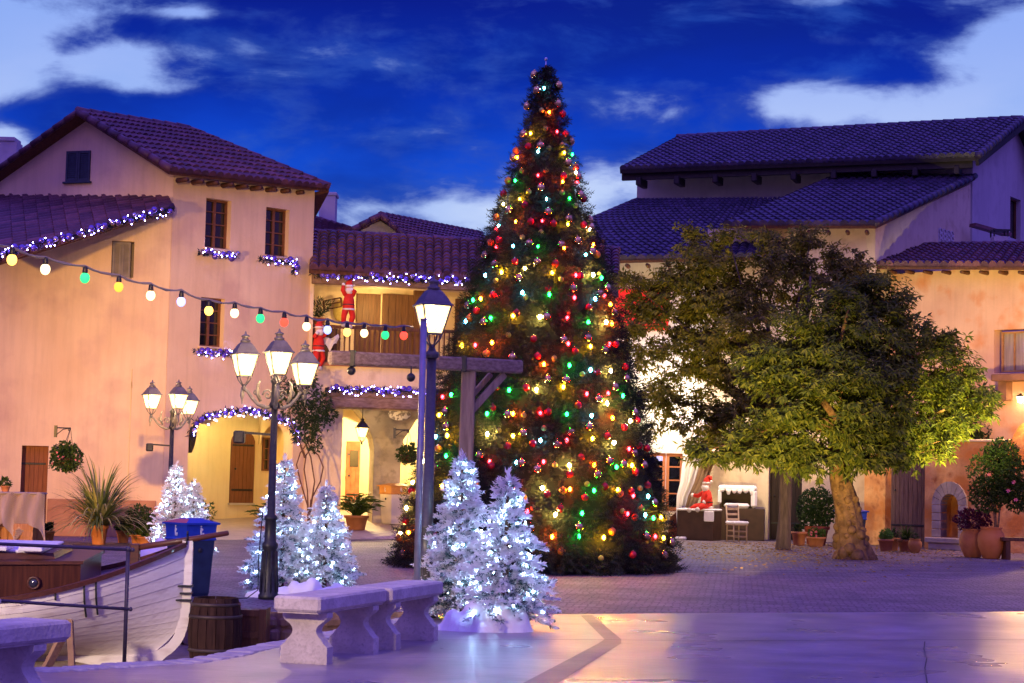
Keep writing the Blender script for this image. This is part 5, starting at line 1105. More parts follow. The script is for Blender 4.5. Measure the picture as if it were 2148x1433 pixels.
# ================================================================== POTS AND PLANTS
GR1 = leafmat('leaf_green', (.018, .05, .010), (.045, .095, .018), (.10, .15, .03)); GR2 = leafmat('leaf_dark', (.010, .03, .010), (.025, .06, .016), (.05, .09, .025))
GRV = leafmat('leaf_variegated', (.07, .12, .03), (.26, .28, .08), (.55, .50, .20)); PUR = leafmat('leaf_purple', (.05, .008, .03), (.10, .014, .05), (.16, .03, .08)); PINK = mat('petal_pink', (.8, .22, .30), rough=.6)
def pot(q, r, h, c=(0, 0, 0), rim=True):
    q.lathe([(r * .68, 0), (r * .70, .01), (r * .92, h * .82), (r * 1.04, h * .83), (r * 1.06, h), (r * .96, h), (r * .92, h * .9), (.01, h * .88)], c, 20)
def jar(q, r, h, c=(0, 0, 0)):
    q.lathe([(r * .5, 0), (r * .62, .02), (r * .92, h * .38), (r, h * .58), (r * .93, h * .78), (r * .72, h * .92), (r * .78, h * .95), (r * .82, h), (r * .68, h), (r * .6, h * .9), (.01, h * .86)], c, 24)
def bush(q, c, r, n, L=.07, w=.03, sz=1.0, droop=0.0):
    c = V(c)
    for _ in range(n):
        d = V((random.gauss(0, 1), random.gauss(0, 1), random.gauss(0, 1))).normalized(); k = rnd() ** .4
        p = c + V((d.x * r * k, d.y * r * k, d.z * r * k * sz))
        for j in range(4): q.leaf(p, d + V((ru(-1, 1), ru(-1, 1), ru(-.8, 1) - droop)), L * ru(.7, 1.2), w)
def potted(name, label, px, py, Y, r, h, kind, m, top=.0, jarr=False, sz=1.0, n=400, z=None, potm=TERRA, L=.08, w=.035, flowers=0, cat='potted plant', rr=None):
    p = S(px, py, Y); t = thing(name, label, cat, (p.x, p.y, zA(Y) if z is None else z))
    q = MB(); (jar if jarr else pot)(q, r, h); q.build('pot', potm, t)
    q = MB(); q.lathe([(r * .6, h * .86), (r * .55, h * .88)], n=14); q.build('soil', SOIL, t)
    q = MB(); R = rr or r
    if kind == 'bush': bush(q, (0, 0, h + R * sz * .75), R, n, L, w, sz)
    elif kind == 'spiky':
        for i in range(n):
            an = ru(0, 2 * pi); e = ru(.15, 1.35); Lf = ru(.6, 1.0) * R; pts = []; d = V((cos(an) * cos(e), sin(an) * cos(e), sin(e))); pz = V((0, 0, h * .9)); g_ = ru(.9, 1.7)
            for k in range(8): pts.append(pz.copy()); pz = pz + d * (Lf / 7); d = (d + V((0, 0, -.16 * g_ * (k + 1) / 4))).normalized()
            s = V((-sin(an), cos(an), 0)) * (w * .5)
            vs = [x + s * (1 - (k / 7) ** 2) for k, x in enumerate(pts)] + [x - s * (1 - (k / 7) ** 2) for k, x in enumerate(pts)]
            q.add(vs, [(k, k + 1, 8 + k + 1, 8 + k) for k in range(7)])
    elif kind == 'broad':
        for i in range(n):
            an = ru(0, 2 * pi); e = ru(.5, 1.4); b = V((ru(-.1, .1), ru(-.1, .1), h)); d = V((cos(an) * cos(e), sin(an) * cos(e), sin(e))); ln = ru(.35, .95) * R * 1.6
            q.tube([b, b + d * ln * .7], .006, n=4); q.leaf(b + d * ln * .65, d + V((cos(an) * .7, sin(an) * .7, -.75)), ru(.22, .36), ru(.06, .09), up=V((0, 0, 1)), fold=.12)
    q.build('foliage', m, t)
    if flowers:
        for _ in range(flowers):
            q = MB()
            d = V((ru(-1, 1), ru(-1, -.1), ru(-.6, .8))).normalized(); c = V((0, 0, h + R * sz * .75)) + V((d.x * R, d.y * R, d.z * R * sz))
            for k in range(5): q.leaf(c, V((cos(k * 1.26), -.5, sin(k * 1.26))), .05, .04)
            q.build('flower', PINK, t)
    return t
potted('spiky_plant', 'big fountain-like striped spiky plant in a terracotta pot by the peach wall', 207, 1138, 39.8, .19, .40, 'spiky', GRV, n=300, w=.062, rr=1.75)
potted('potted_shrub', 'leafy shrub in a low pot between the spiky plant and the flocked trees', 292, 1130, 40.5, .2, .2, 'bush', GR1, n=420, rr=.32, sz=1.1)
potted('flower_pot', 'small terracotta pot with a low plant beside the net covered crates', 102, 1140, 40.0, .12, .26, 'bush', GR2, n=60, rr=.08)
potted('flower_pot', 'square-looking low terracotta pot at the foot of the peach wall corner', 305, 1132, 40.0, .16, .18, 'bush', GR1, n=60, rr=.12)
potted('flower_pot', 'low pot with trailing greenery left of the barrel-dark wall base', 258, 1133, 41.0, .15, .26, 'bush', GR2, n=120, rr=.18)
potted('bushy_sprig', 'thin branching green plant at the left jamb of the arcade arch', 428, 1100, 46.5, .12, .15, 'bush', GR1, n=60, rr=.3, sz=1.2, L=.1)
potted('broadleaf_plant', 'broad-leaved green plant in a wide brown pot before the passage', 748, 1088, 47.6, .30, .36, 'broad', GR1, n=190, rr=.55, potm=mat('pot_brown', (.22, .09, .03), (.32, .14, .05), scale=4))
potted('broadleaf_plant', 'broad-leaved plant half hidden behind the near three-armed lamp post', 556, 1095, 47.0, .2, .25, 'broad', GR1, n=80, rr=.45)
potted('potted_shrub', 'round bush in a big red pot between the two tree trunks', 1712, 1138, 50.3, .34, .5, 'bush', GR2, n=1300, rr=.50, sz=1.15, z=0, potm=mat('pot_red', (.34, .07, .03), (.42, .10, .045), scale=4))
potted('flower_pot', 'terracotta pot with thin shoots right of the thin tree trunk', 1676, 1140, 49.6, .20, .36, 'bush', GR2, n=50, rr=.12, z=0)
potted('flower_pot', 'wide low terracotta pot with small blossoms in front of the big red pot', 1712, 1142, 48.8, .24, .26, 'bush', GR1, n=160, rr=.22, sz=.5, z=0, flowers=6)
potted('flower_pot', 'terracotta pot with bright green plant just right of the gnarled trunk', 1858, 1154, 46.8, .19, .30, 'bush', mat('leaf_bright', (.12, .3, .03), (.2, .4, .06), scale=9), n=110, rr=.13, z=0)
potted('flower_pot', 'ochre pot behind the one with the bright green plant', 1872, 1153, 47.6, .18, .32, 'bush', GR2, n=60, rr=.12, z=0, potm=mat('pot_ochre', (.45, .2, .05), (.52, .26, .08), scale=4))
potted('trailing_plant', 'tangle of feathery green plant in a pot before the plank gate', 1900, 1158, 46.9, .2, .3, 'spiky', GR1, n=240, w=.02, rr=.55, z=0)
potted('clay_jar', 'small round ochre clay jar at the foot of the plank gate', 1919, 1158, 46.2, .17, .34, 'bush', GR2, n=10, rr=.06, jarr=True, z=0, potm=MATS['pot_ochre'], cat='jar')
potted('clay_jar', 'narrow brown clay jar left of the niche base', 1940, 1159, 46.4, .14, .4, 'none', GR2, jarr=True, z=0, potm=mat('pot_earth', (.36, .15, .04), (.44, .2, .06), scale=4), cat='jar') if False else None
potted('clay_jar', 'tall clay jar overflowing with dark purple leaves in front of the niche', 2040, 1170, 44.2, .31, .66, 'bush', PUR, n=420, rr=.42, jarr=True, sz=.62, z=0, cat='jar')
potted('clay_jar', 'tall orange clay jar from which the flowering bush grows', 2079, 1172, 43.6, .31, .72, 'bush', PUR, n=1, rr=.1, jarr=True, z=0, cat='jar', potm=mat('pot_orange', (.55, .19, .05), (.62, .24, .07), scale=4))
p = S(2090, 1172, 43.6); t = thing('flowering_bush', 'tall airy green bush with a few pink flowers above the orange jar', 'bush', (p.x, p.y, .6)); q = MB()
for d in ((0, .1), (-.08, -.05), (.07, 0)): q.tube([(d[0] * .3, d[1] * .3, 0), (d[0], d[1], .5), (d[0] * 4, d[1] * 3, 1.3)], [.025, .02, .008], n=6)
q.build('stem', WOODX, t); q = MB()
for c, r in (((-.05, 0, 1.35), .62), ((-.2, 0, .85), .42), ((.35, .05, 1.2), .5), ((.1, 0, 1.75), .4), ((.55, .1, .85), .4)): bush(q, c, r, int(1500 * r), .075, .03)
q.build('foliage', GR1, t)
for c in ((.25, -.5, 1.15), (.3, -.5, .75), (.1, -.6, .95), (.62, -.3, .62), (-.3, -.5, 1.3)):
    q = MB(); [q.leaf(V(c), V((cos(k), -.4, sin(k))), .06, .05) for k in range(6)]; q.build('flower', PINK, t)
# dark cypress-like shrub behind the garden wall
p = S(2035, 900, 51.2); t = thing('shrub', 'dark shrub rising behind the ochre garden wall', 'bush', (p.x, p.y, 0)); q = MB(); q.tube([(0, 0, 0), (0, 0, 3)], .06); q.build('stem', WOOD, t); q = MB()
for c, r in (((0, 0, 3.1), .55), ((-.4, 0, 3.4), .5), ((-.1, 0, 3.9), .35), ((.25, 0, 2.7), .4)): bush(q, c, r, 380, .09, .03)
q.build('foliage', GR2, t)
# hanging baskets
def basket(label, px, py, Y, brk, r, n, fl, z_off=.62):
    p = P(px, py, Y); t = thing('hanging_basket', label, 'hanging basket', p); q = MB()
    q.lathe([(r * .3, -r * .75), (r * .62, -r * .5), (r * .7, -r * .1)], n=14); q.build('bowl', WOOD, t)
    q = MB(); bush(q, (0, 0, 0), r, n, .075, .04, .95)
    for i in range(int(n / 14)): a = ru(0, 6.28); b = V((r * .9 * cos(a), r * .9 * sin(a), -r * .3)); [q.leaf(b + V((ru(-.05, .05), ru(-.05, .05), -.045 * k)), V((cos(a) + ru(-1, 1), sin(a) + ru(-1, 1), -.6)), .06, .035) for k in range(int(ru(1, 6)))]
    q.build('foliage', GR1, t); bk = P(*brk, Y) - p
    q = MB(); [q.tube([bk, (r * .5 * cos(a), r * .5 * sin(a), 0)], .006, n=4) for a in (0, 2.1, 4.2)]; q.build('chain', IRON, t)
    q = MB(); w = bk + V((-.34 if brk[0] > px - 10 else .3, .12, 0)); q.tube([bk, w], .014, n=5); q.tube([bk + V((0, 0, .0)), bk.lerp(w, .5) + V((0, 0, -.03)), w + V((0, 0, -.16))], .01, n=5); q.box((w.x - .03, w.y - .02, w.z - .2), (w.x + .03, w.y + .03, w.z + .05)); 
    q.tube([bk + V((.03 * (1 - i / 14) * cos(i * .7) - .03, 0, .03 * (1 - i / 14) * sin(i * .7) - .04)) for i in range(13)], .008, n=4); q.build('bracket', IRON, t)
    if fl:
        for _ in range(fl):
            q = MB()
            a = ru(3.4, 6.0); c = V((r * cos(a), r * sin(a), ru(-.25, .1)))
            for k in range(5): q.leaf(c, V((cos(k * 1.26), -.5, sin(k * 1.26))), .03, .028)
            q.build('flower', PINK, t)
basket('round hanging basket with pink flowers on an iron bracket by the plank door', 138, 958, 40.3, (148, 898), .33, 520, 9)
basket('hanging basket of green trailing leaves in the passage, left of the steel pole', 856, 952, 44.5, (858, 902), .26, 260, 0)
# climbing vine on the pier
p = S(645, 1110, 46.2); t = thing('climbing_vine', 'twisting vine with a leafy head climbing the pink pier right of the arch', 'vine', p); q = MB()
def Q(px, py, dy=0): return P(px, py, 46.2 + dy) - p
for pts in ([(648, 1112), (645, 1060), (630, 1010), (622, 975), (630, 950), (648, 925), (655, 880)], [(646, 1112), (652, 1050), (672, 1010), (678, 980), (668, 955), (650, 940), (636, 900)], [(647, 1100), (645, 1030), (638, 985), (642, 955), (660, 930)], [(640, 960), (625, 920), (612, 890), (605, 850)], [(648, 1090), (660, 1010), (652, 960), (640, 930)]):
    q.tube([Q(a, b, ru(-.1, .1)) for a, b in pts], [.03] + [.018] * (len(pts) - 2) + [.01], n=6)
q.build('stem', mat('vine_bark', (.10, .05, .035), (.17, .09, .06), scale=8, rough=.9), t); q = MB()
for px, py, r in ((640, 830, .45), (615, 850, .38), (665, 880, .35), (640, 900, .34), (660, 930, .2), (600, 820, .3), (645, 795, .25), (690, 870, .2), (675, 845, .3), (650, 870, .4)): bush(q, Q(px, py), r, int(420 * r), .085, .028, 1.1, .5)
q.build('foliage', GR2, t)
# palm and pot on balcony
pb__ = FB.w(FB.at(668, 700, -.8), -.8); pb__.z = rec[2] + .9
t = thing('potted_palm', 'small palm in a terracotta pot on the left end of the balcony', 'potted plant', pb__); q = MB(); pot(q, .17, .28); q.build('pot', TERRA, t); q = MB()
for i in range(26):
    a = ru(0, 6.28); e = ru(.2, 1.3); d = V((cos(a) * cos(e), sin(a) * cos(e), sin(e))); b = V((0, 0, .3))
    for k in range(9): q.leaf(b + d * (.06 * k), d + V((ru(-.8, .8), ru(-.8, .8), -.2)), .16, .022)
q.build('foliage', GR2, t); q = MB(); q.box((-.3, -.25, -.9), (.5, .25, -.003)); q.build('plant_stand', BROWN, t)
q = MB(); e_ = FB.w(FB.at(697, 628, -1.8), -1.8)
for a, b in (((-.2, -.28), (.25, -.18)), ((.25, -.18), (.22, .05)), ((.22, .05), (-.23, -.05)), ((-.23, -.05), (-.2, -.28)), ((-.21, -.16), (.23, -.06))): q.bar((a[0], 0, a[1]), (b[0], 0, b[1]), .05, .03)
o = q.build('wall_ornament', WOOD); o.location = e_; tag(o, 'tilted dark wooden crate frame hung on the balcony wall', 'ornament')
q = MB(); q.lathe([(.17, -.02), (.19, 0), (.17, .02)], n=24, M=Mx.Rotation(pi / 2, 4, 'X'), sy=1.5); o = q.build('oval_plaque', mat('plaque_yellow', (.55, .42, .10), (.62, .5, .16), scale=20)); o.location = FB.w(FB.at(714, 652, -1.85), -1.85); tag(o, 'oval yellow plaque on the balcony back wall', 'plaque')
q = MB(); q.lathe([(.27, -.02), (.29, 0), (.27, .02)], n=24, M=Mx.Rotation(pi / 2, 4, 'X'), sy=.55); o = q.build('oval_sign', mat('sign_pale', (.6, .58, .55), (.2, .18, .18), scale=14, lo=.5, hi=.52)); o.location = FB.w(FB.at(838, 869, -.3), -.3); tag(o, 'pale oval sign hanging at the top of the passage opening', 'sign')
# laundry
q = MB(); c_ = FB.w(FB.at(692, 700, .18), .18)
vs = []; nx, nz = 12, 10
for j in range(nz + 1):
    for i in range(nx + 1): u, v = i / nx, j / nz; vs.append((-.20 + .4 * u + .03 * sin(v * 5), .035 * sin(u * 14) , -v * (.42 - .2 * abs(sin(u * 5.2))) - (.12 * sin(pi * u) if v < .2 else .12 * sin(pi * u) * .5)))
q.add(vs, [(j * (nx + 1) + i, j * (nx + 1) + i + 1, (j + 1) * (nx + 1) + i + 1, (j + 1) * (nx + 1) + i) for j in range(nz) for i in range(nx)], True)
o = q.build('laundry_cloth', mat('cloth_white', (.62, .6, .6), rough=.9)); o.location = c_; tag(o, 'white cloth hung out over the balcony rail between the red-suited figures', 'laundry')
# hanging lantern in passage and one in arcade, small black bracket
def hang(label, p, s=.8):
    t = thing('hanging_lantern', label, 'lantern', p); lantern(t, (0, 0, -.3), s, 'lamp_frame', IRON); q = MB(); q.tube([(0, 0, .15), (0, 0, .75)], .012, n=5); q.build('chain', IRON, t)
hang('lit hanging lantern under the beam of the passage', P(760, 893, 47.6), .78)

# ================================================================== RED SUITED FIGURES
CR_ = mat('felt_red', (.55, .02, .012), (.65, .035, .02), scale=8, rough=.9); CW = mat('felt_white', (.75, .72, .72), rough=.95); SKN = mat('figure_skin', (.62, .36, .26), rough=.7)
def figure(label, loc, rz, pose, s=1.0):
    t = thing('stuffed_figure', label, 'christmas figure', loc, rz); T = Mx.Scale(s, 4)
    q = MB(T); sit = pose == 'sit'
    q.lathe([(.05, 0), (.135, .02), (.15, .12), (.125, .28), (.10, .38), (.05, .43), (.04, .46)], n=14)      # coat with belly
    if sit: arms = [[(-.1, -.02, .36), (-.2, -.12, .28), (-.27, -.22, .30)], [(.1, -.02, .36), (.19, -.05, .22), (.14, -.16, .14)]]
    elif pose == 'up': arms = [[(-.08, 0, .37), (-.16, -.04, .48), (-.15, -.05, .62)], [(.08, 0, .37), (.13, -.06, .46), (.04, -.1, .5)]]
    else: arms = [[(-.09, 0, .37), (-.17, -.05, .36), (-.14, -.10, .44)], [(.09, 0, .37), (.17, -.02, .42), (.15, -.06, .54)]]
    for a in arms: q.tube(a, [.06, .052, .04], n=9)
    q.build('coat', CR_, t)
    q = MB(T); legs = [[(-.07, 0, .05), (-.12, -.22, .03), (-.14, -.36, -.04)], [(.07, 0, .05), (.12, -.2, .05), (.16, -.33, -.02)]] if sit else [[(-.06, 0, .05), (-.12, -.08, -.14), (-.12, .0, -.34)], [(.06, 0, .05), (.10, -.05, -.16), (.05, .02, -.38)]]
    for l in legs: q.tube(l, [.085, .07, .05], n=9)
    q.build('trousers', CR_, t)
    q = MB(T)
    for l in legs: q.ball(V(l[-1]) + V((0, -.03, -.02)), .06, 10, 7)
    q.build('boot', mat('boot_white', (.5, .48, .48), rough=.8), t)
    q = MB(T); hz_ = .53; q.lathe([(.03, -.10), (.075, -.07), (.095, 0), (.085, .06), (.05, .09), (.01, .1)], (0, 0, hz_), 14)
    q.ball((0, -.095, hz_ + .0), .018, 8, 6); q.ball((-.04, -.08, hz_ + .03), .01, 6, 5); q.ball((.04, -.08, hz_ + .03), .01, 6, 5); q.build('head', SKN, t)
    q = MB(T); q.lathe([(.01, -.16), (.07, -.12), (.10, -.05), (.09, .0), (.05, .0)], (0, -.035, hz_), 12); q.tube([(-.05, -.1, hz_ - .015), (0, -.12, hz_ - .008), (.05, -.1, hz_ - .015)], [.012, .02, .012], n=6); q.build('beard', CW, t)
    q = MB(T); q.tube([(0, 0, hz_ + .05), (0, .01, hz_ + .13), (.03, .03, hz_ + .2), (.09, .05, hz_ + .2), (.12, .04, hz_ + .12)], [.098, .085, .05, .035, .02], n=12); hat = q.build('cap', CR_, t)
    q = MB(T); q.lathe([(.095, -.02), (.112, 0), (.10, .025)], (0, 0, hz_ + .06), 14, cap=False); q.ball((.125, .04, hz_ + .10), .03); q.build('cap_trim', CW, hat)
    q = MB(T)
    for a in arms: q.ball(a[-1], .046, 9, 7)
    q.build('mitten', CW, t)
    q = MB(T); q.lathe([(.146, -.018), (.152, 0), (.148, .018)], (0, 0, .13), 14, cap=False); q.build('belt', IRON, t)
    q = MB(T); q.lathe([(.142, -.022), (.165, 0), (.142, .022)], (0, 0, .02), 14, cap=False); q.build('coat_trim', CW, t); return t
def fbp(px, py, off): return FB.w(FB.at(px, py, off), off)
figure('plush figure in red suit with raised arm climbing up outside the balcony', fbp(731, 651, .26), atan2(FB.u.y, FB.u.x), 'up', 1.02)
figure('plush figure in red suit clinging lower down beside the tall house corner', fbp(668, 738, .22), atan2(FB.u.y, FB.u.x) + .5, 'cling', 1.02)

# ================================================================== SHOP FRONT THINGS
def SP(px, py, Y): return S(px, py, Y)
BXM = mat('stand_dark', (.035, .016, .010), (.06, .028, .018), scale=4, rough=.6)
c = SP(1472, 1133, 52.3); t = thing('display_counter', 'dark brown counter with a round white emblem and fake snow on top', 'counter', (c.x, c.y, 0), R_(-24)); sc_ = 4000 / 52.3
q = MB(); q.box((-.60, -.36, 0), (.44, .36, .80), bev=.01); q.build('body', BXM, t)
q = MB(); q.box((-.62, -.38, .801), (.46, .38, .86), bev=.03); q.build('snow_cover', SNOW, t); q = MB(); q.box((.18, -.41, .52), (.46, -.361, .80), bev=.018); q.build('snow_drip', SNOW, t); q = MB(); q.box((-.60, -.5, 0), (-.3, -.361, .09), bev=.03); q.build('snow_drift', SNOW, t)
# emblem on left end face: disc, rings, radial strokes
Me = Mx.Translation((-.603, 0, .42)) @ Mx.Rotation(-pi / 2, 4, 'Y'); q = MB(Me); q.lathe([(.25, 0), (.25, .008)], n=28); em = q.build('emblem_disc', mat('emblem_white', (.72, .69, .66), rough=.7), t)
EMB = mat('emblem_ink', (.25, .16, .13), rough=.7); q = MB(Me)
q.tube([(.225 * cos(a), .225 * sin(a), .01) for a in [i * pi / 14 for i in range(29)]], .005, n=4, cap=False); q.tube([(.16 * cos(a), .16 * sin(a), .01) for a in [i * pi / 14 for i in range(29)]], .004, n=4, cap=False)
for i in range(22): a = i * 2 * pi / 22; q.tube([(.175 * cos(a), .175 * sin(a), .01), (.208 * cos(a + .04), .208 * sin(a + .04), .01)], .005, n=4)
q.tube([(-.09, -.07, .01), (.09, -.1, .01), (.02, 0, .01), (.11, .04, .01), (-.05, .09, .01), (-.1, .02, .01), (.05, -.03, .01)], .005, n=4); q.build('emblem_ink', EMB, em)
figure('plush figure in red coat and cap with white beard sitting on the dark counter', (c.x + .10, c.y - .15, .88), R_(-62), 'sit', 1.15)
c = SP(1556, 1130, 53.2); t = thing('snowy_oven', 'dark oven stand, its open hood dripping fake snow, left of the thin trunk', 'oven', (c.x, c.y, 0), R_(-8))
q = MB(); q.box((-.62, -.35, 0), (.62, .35, .88), bev=.01); q.build('body', BXM, t)
q = MB(); q.box((-.62, .2, .885), (.36, .34, 1.42)); q.box((-.62, -.3, .885), (-.58, .2, 1.38)); q.box((.32, -.3, .885), (.36, .2, 1.38)); q.build('hood', BXM, t)
q = MB(); q.box((-.66, -.36, 1.36), (.40, .36, 1.52), bev=.06); 
for i in range(6): x = -.55 + i * .16 + ru(-.02, .02); k_ = ru(.03, .13); q.lathe([(.02, -k_), (.045, -k_ + .02), (.06, -.03), (.09, .05)], (x, -.31, 1.36), 10)
q.box((.24, -.37, .9), (.41, -.1, 1.4), bev=.06); q.box((-.67, -.37, 1.0), (-.57, -.2, 1.4), bev=.04); q.build('snow_cover', SNOW, t); q = MB(); q.box((-.5, -.38, .884), (.2, .1, 1.02), bev=.06); q.build('snow_drift', SNOW, t)
c = SP(1545, 1134, 51.4); t = thing('ladderback_chair', 'pale rustic chair with snowy seat in front of the oven stand', 'chair', (c.x, c.y, 0), R_(205)); CH = mat('chair_wood', (.42, .30, .20), (.52, .38, .26), scale=8, rough=.7)
for sx_ in (-.2, .2):
    q = MB(); q.tube([(sx_, .19, 0), (sx_, .17, .46)], .021, n=7); q.build('leg', CH, t)
    q = MB(); q.tube([(sx_ * .92, -.19, 0), (sx_ * .92, -.19, .46), (sx_ * .92, -.25, .98)], .021, n=7); q.build('back_post', CH, t)
for z in (.6, .74, .88): q = MB(); q.box((-.18, -.235 - (z - .5) * .08, z - .03), (.18, -.215 - (z - .5) * .08, z + .03)); q.build('back_slat', CH, t)
q = MB()
for z in (.14, .28): q.tube([(-.2, .185, z), (.2, .185, z)], .012, n=5); q.tube([(-.18, -.19, z + .03), (.18, -.19, z + .03)], .012, n=5); [q.tube([(s_, .185, z + .015), (s_ * .92, -.19, z + .015)], .012, n=5) for s_ in (-.2, .2)]
q.build('stretcher', CH, t); q = MB(); q.box((-.22, -.21, .45), (.22, .22, .48)); q.build('seat', CH, t); q = MB(); q.box((-.25, -.22, .482), (.25, .25, .56), bev=.035); q.build('snow_cover', SNOW, t); q = MB(); q.box((-.19, -.3, .97), (.19, -.22, 1.02), bev=.02); q.build('snow_cap', SNOW, t)
# white drape and brown rolled sail by the shop door
def drape(name, label, cat, pts, w0, w1, m, Y, fold=5):
    q = MB(); c0_ = S(pts[0][0], 1100, Y); n_ = len(pts); nx = 18; vs = []
    for j, (px, py) in enumerate(pts):
        c_ = P(px, py, Y) - c0_; w = w0 + (w1 - w0) * j / (n_ - 1)
        for i in range(nx + 1): u = i / nx - .5; vs.append((c_.x + u * w, c_.y + .08 * sin(u * fold * 6.28 + j * .3) * (w / max(w0, w1)), c_.z))
    q.add(vs, [(j * (nx + 1) + i, j * (nx + 1) + i + 1, (j + 1) * (nx + 1) + i + 1, (j + 1) * (nx + 1) + i) for j in range(n_ - 1) for i in range(nx)], True)
    o = q.build(name, m); o.location = c0_; tag(o, label, cat)
drape('white_curtain', 'long white curtain gathered to the left beside the glazed shop door', 'curtain', [(1466, 880), (1464, 930), (1458, 970), (1450, 1010), (1438, 1040), (1432, 1075), (1430, 1110)], .95, .25, CW, 53.6, 4)
drape('brown_curtain', 'brown curtain sweeping down in front of the cream wall by the shop', 'curtain', [(1500, 880), (1495, 930), (1484, 970), (1470, 1010), (1456, 1040), (1446, 1070)], .42, .30, mat('cloth_brown', (.22, .14, .09), (.30, .2, .13), scale=3, rough=.9), 53.3, 3)
drape('grey_curtain', 'narrow grey curtain tied back inside the left edge of the arcade arch', 'curtain', [(402, 895), (404, 915), (402, 935), (399, 950)], .26, .08, mat('cloth_olive', (.16, .13, .07), rough=.9), 45.6, 3)
q = MB(); q.lathe([(.02, .3), (.26, .26), (.30, .1), (.22, -.1), (.05, -.22)], n=16); o = q.build('paper_lantern', mat('shade_pink', (.6, .4, .32), rough=.8)); o.location = P(1505, 960, 53); tag(o, 'pinkish round shade hanging below the leaves by the cream wall', 'lamp shade')
# draped crates at the left edge
c = S(32, 1140, 39.5); t = thing('netted_crates', 'stack of wooden crates draped with pale fishing net at the left edge', 'crates', (c.x, c.y, 0)); q = MB()
CRT = mat('crate_wood', (.30, .14, .07), (.42, .22, .12), scale=5, rough=.8, stretch=(7, 7, .6), bump=.3)
for k in range(7): q.box((-.52 + k * .15, -.3, .02), (-.385 + k * .15, -.27, .98)); 
q.box((-.52, -.269, 0), (.52, .3, 1.0)); q.build('big_crate', CRT, t); q = MB(); q.box((.12, -.62, 0), (.5, -.32, .42)); [q.box((.11, -.635, z), (.51, -.621, z + .1)) for z in (.02, .16, .3)]; q.build('small_crate', CRT, t)
q = MB(); vs = []; nx, nz = 36, 24
for j in range(nz + 1):
    v = j / nz
    for i in range(nx + 1):
        u = i / nx; x = -.6 + 1.25 * u + .14 * v * v; z = 1.04 - v * (1.0 - .35 * abs(sin(u * 6.3))) + .02 * sin(u * 30); y = -.32 - .33 * v * (1 if u > .3 else .6) + .05 * sin(u * 25 + v * 4); vs.append((x, y, max(.03, z)))
for j in range(nz):
    for i in range(nx):
        a = j * (nx + 1) + i
        q.tube([vs[a], vs[a + nx + 2]], .008, n=3, cap=False); q.tube([vs[a + 1], vs[a + nx + 1]], .008, n=3, cap=False)
q.build('fishing_net', mat('net_pale', (.42, .34, .30), rough=.9), t)
q = MB(); q.box((-.55, -.34, 1.003), (.55, .32, 1.05), bev=.02); q.build('cover', mat('tarp_grey', (.24, .2, .2), (.3, .26, .26), scale=5), t)
c = S(8, 1000, 39.8); potted('flower_pot', 'little succulent on top of the netted crates', 12, 1012, 39.6, .1, .12, 'bush', GR1, n=40, rr=.1, z=1.052)
# right-hand wooden bench
c = S(2140, 1170, 43.4); t = thing('wooden_bench', 'dark wooden bench cut off by the right edge of the picture', 'bench', (c.x, c.y, 0), R_(4)); q = MB(); q.box((-.48, -.2, .42), (1.3, .2, .50), bev=.01); q.build('seat', WOOD, t)
for x in (-.38, .9): q = MB(); q.box((x, -.17, 0), (x + .1, .17, .418)); q.build('leg', WOOD, t)

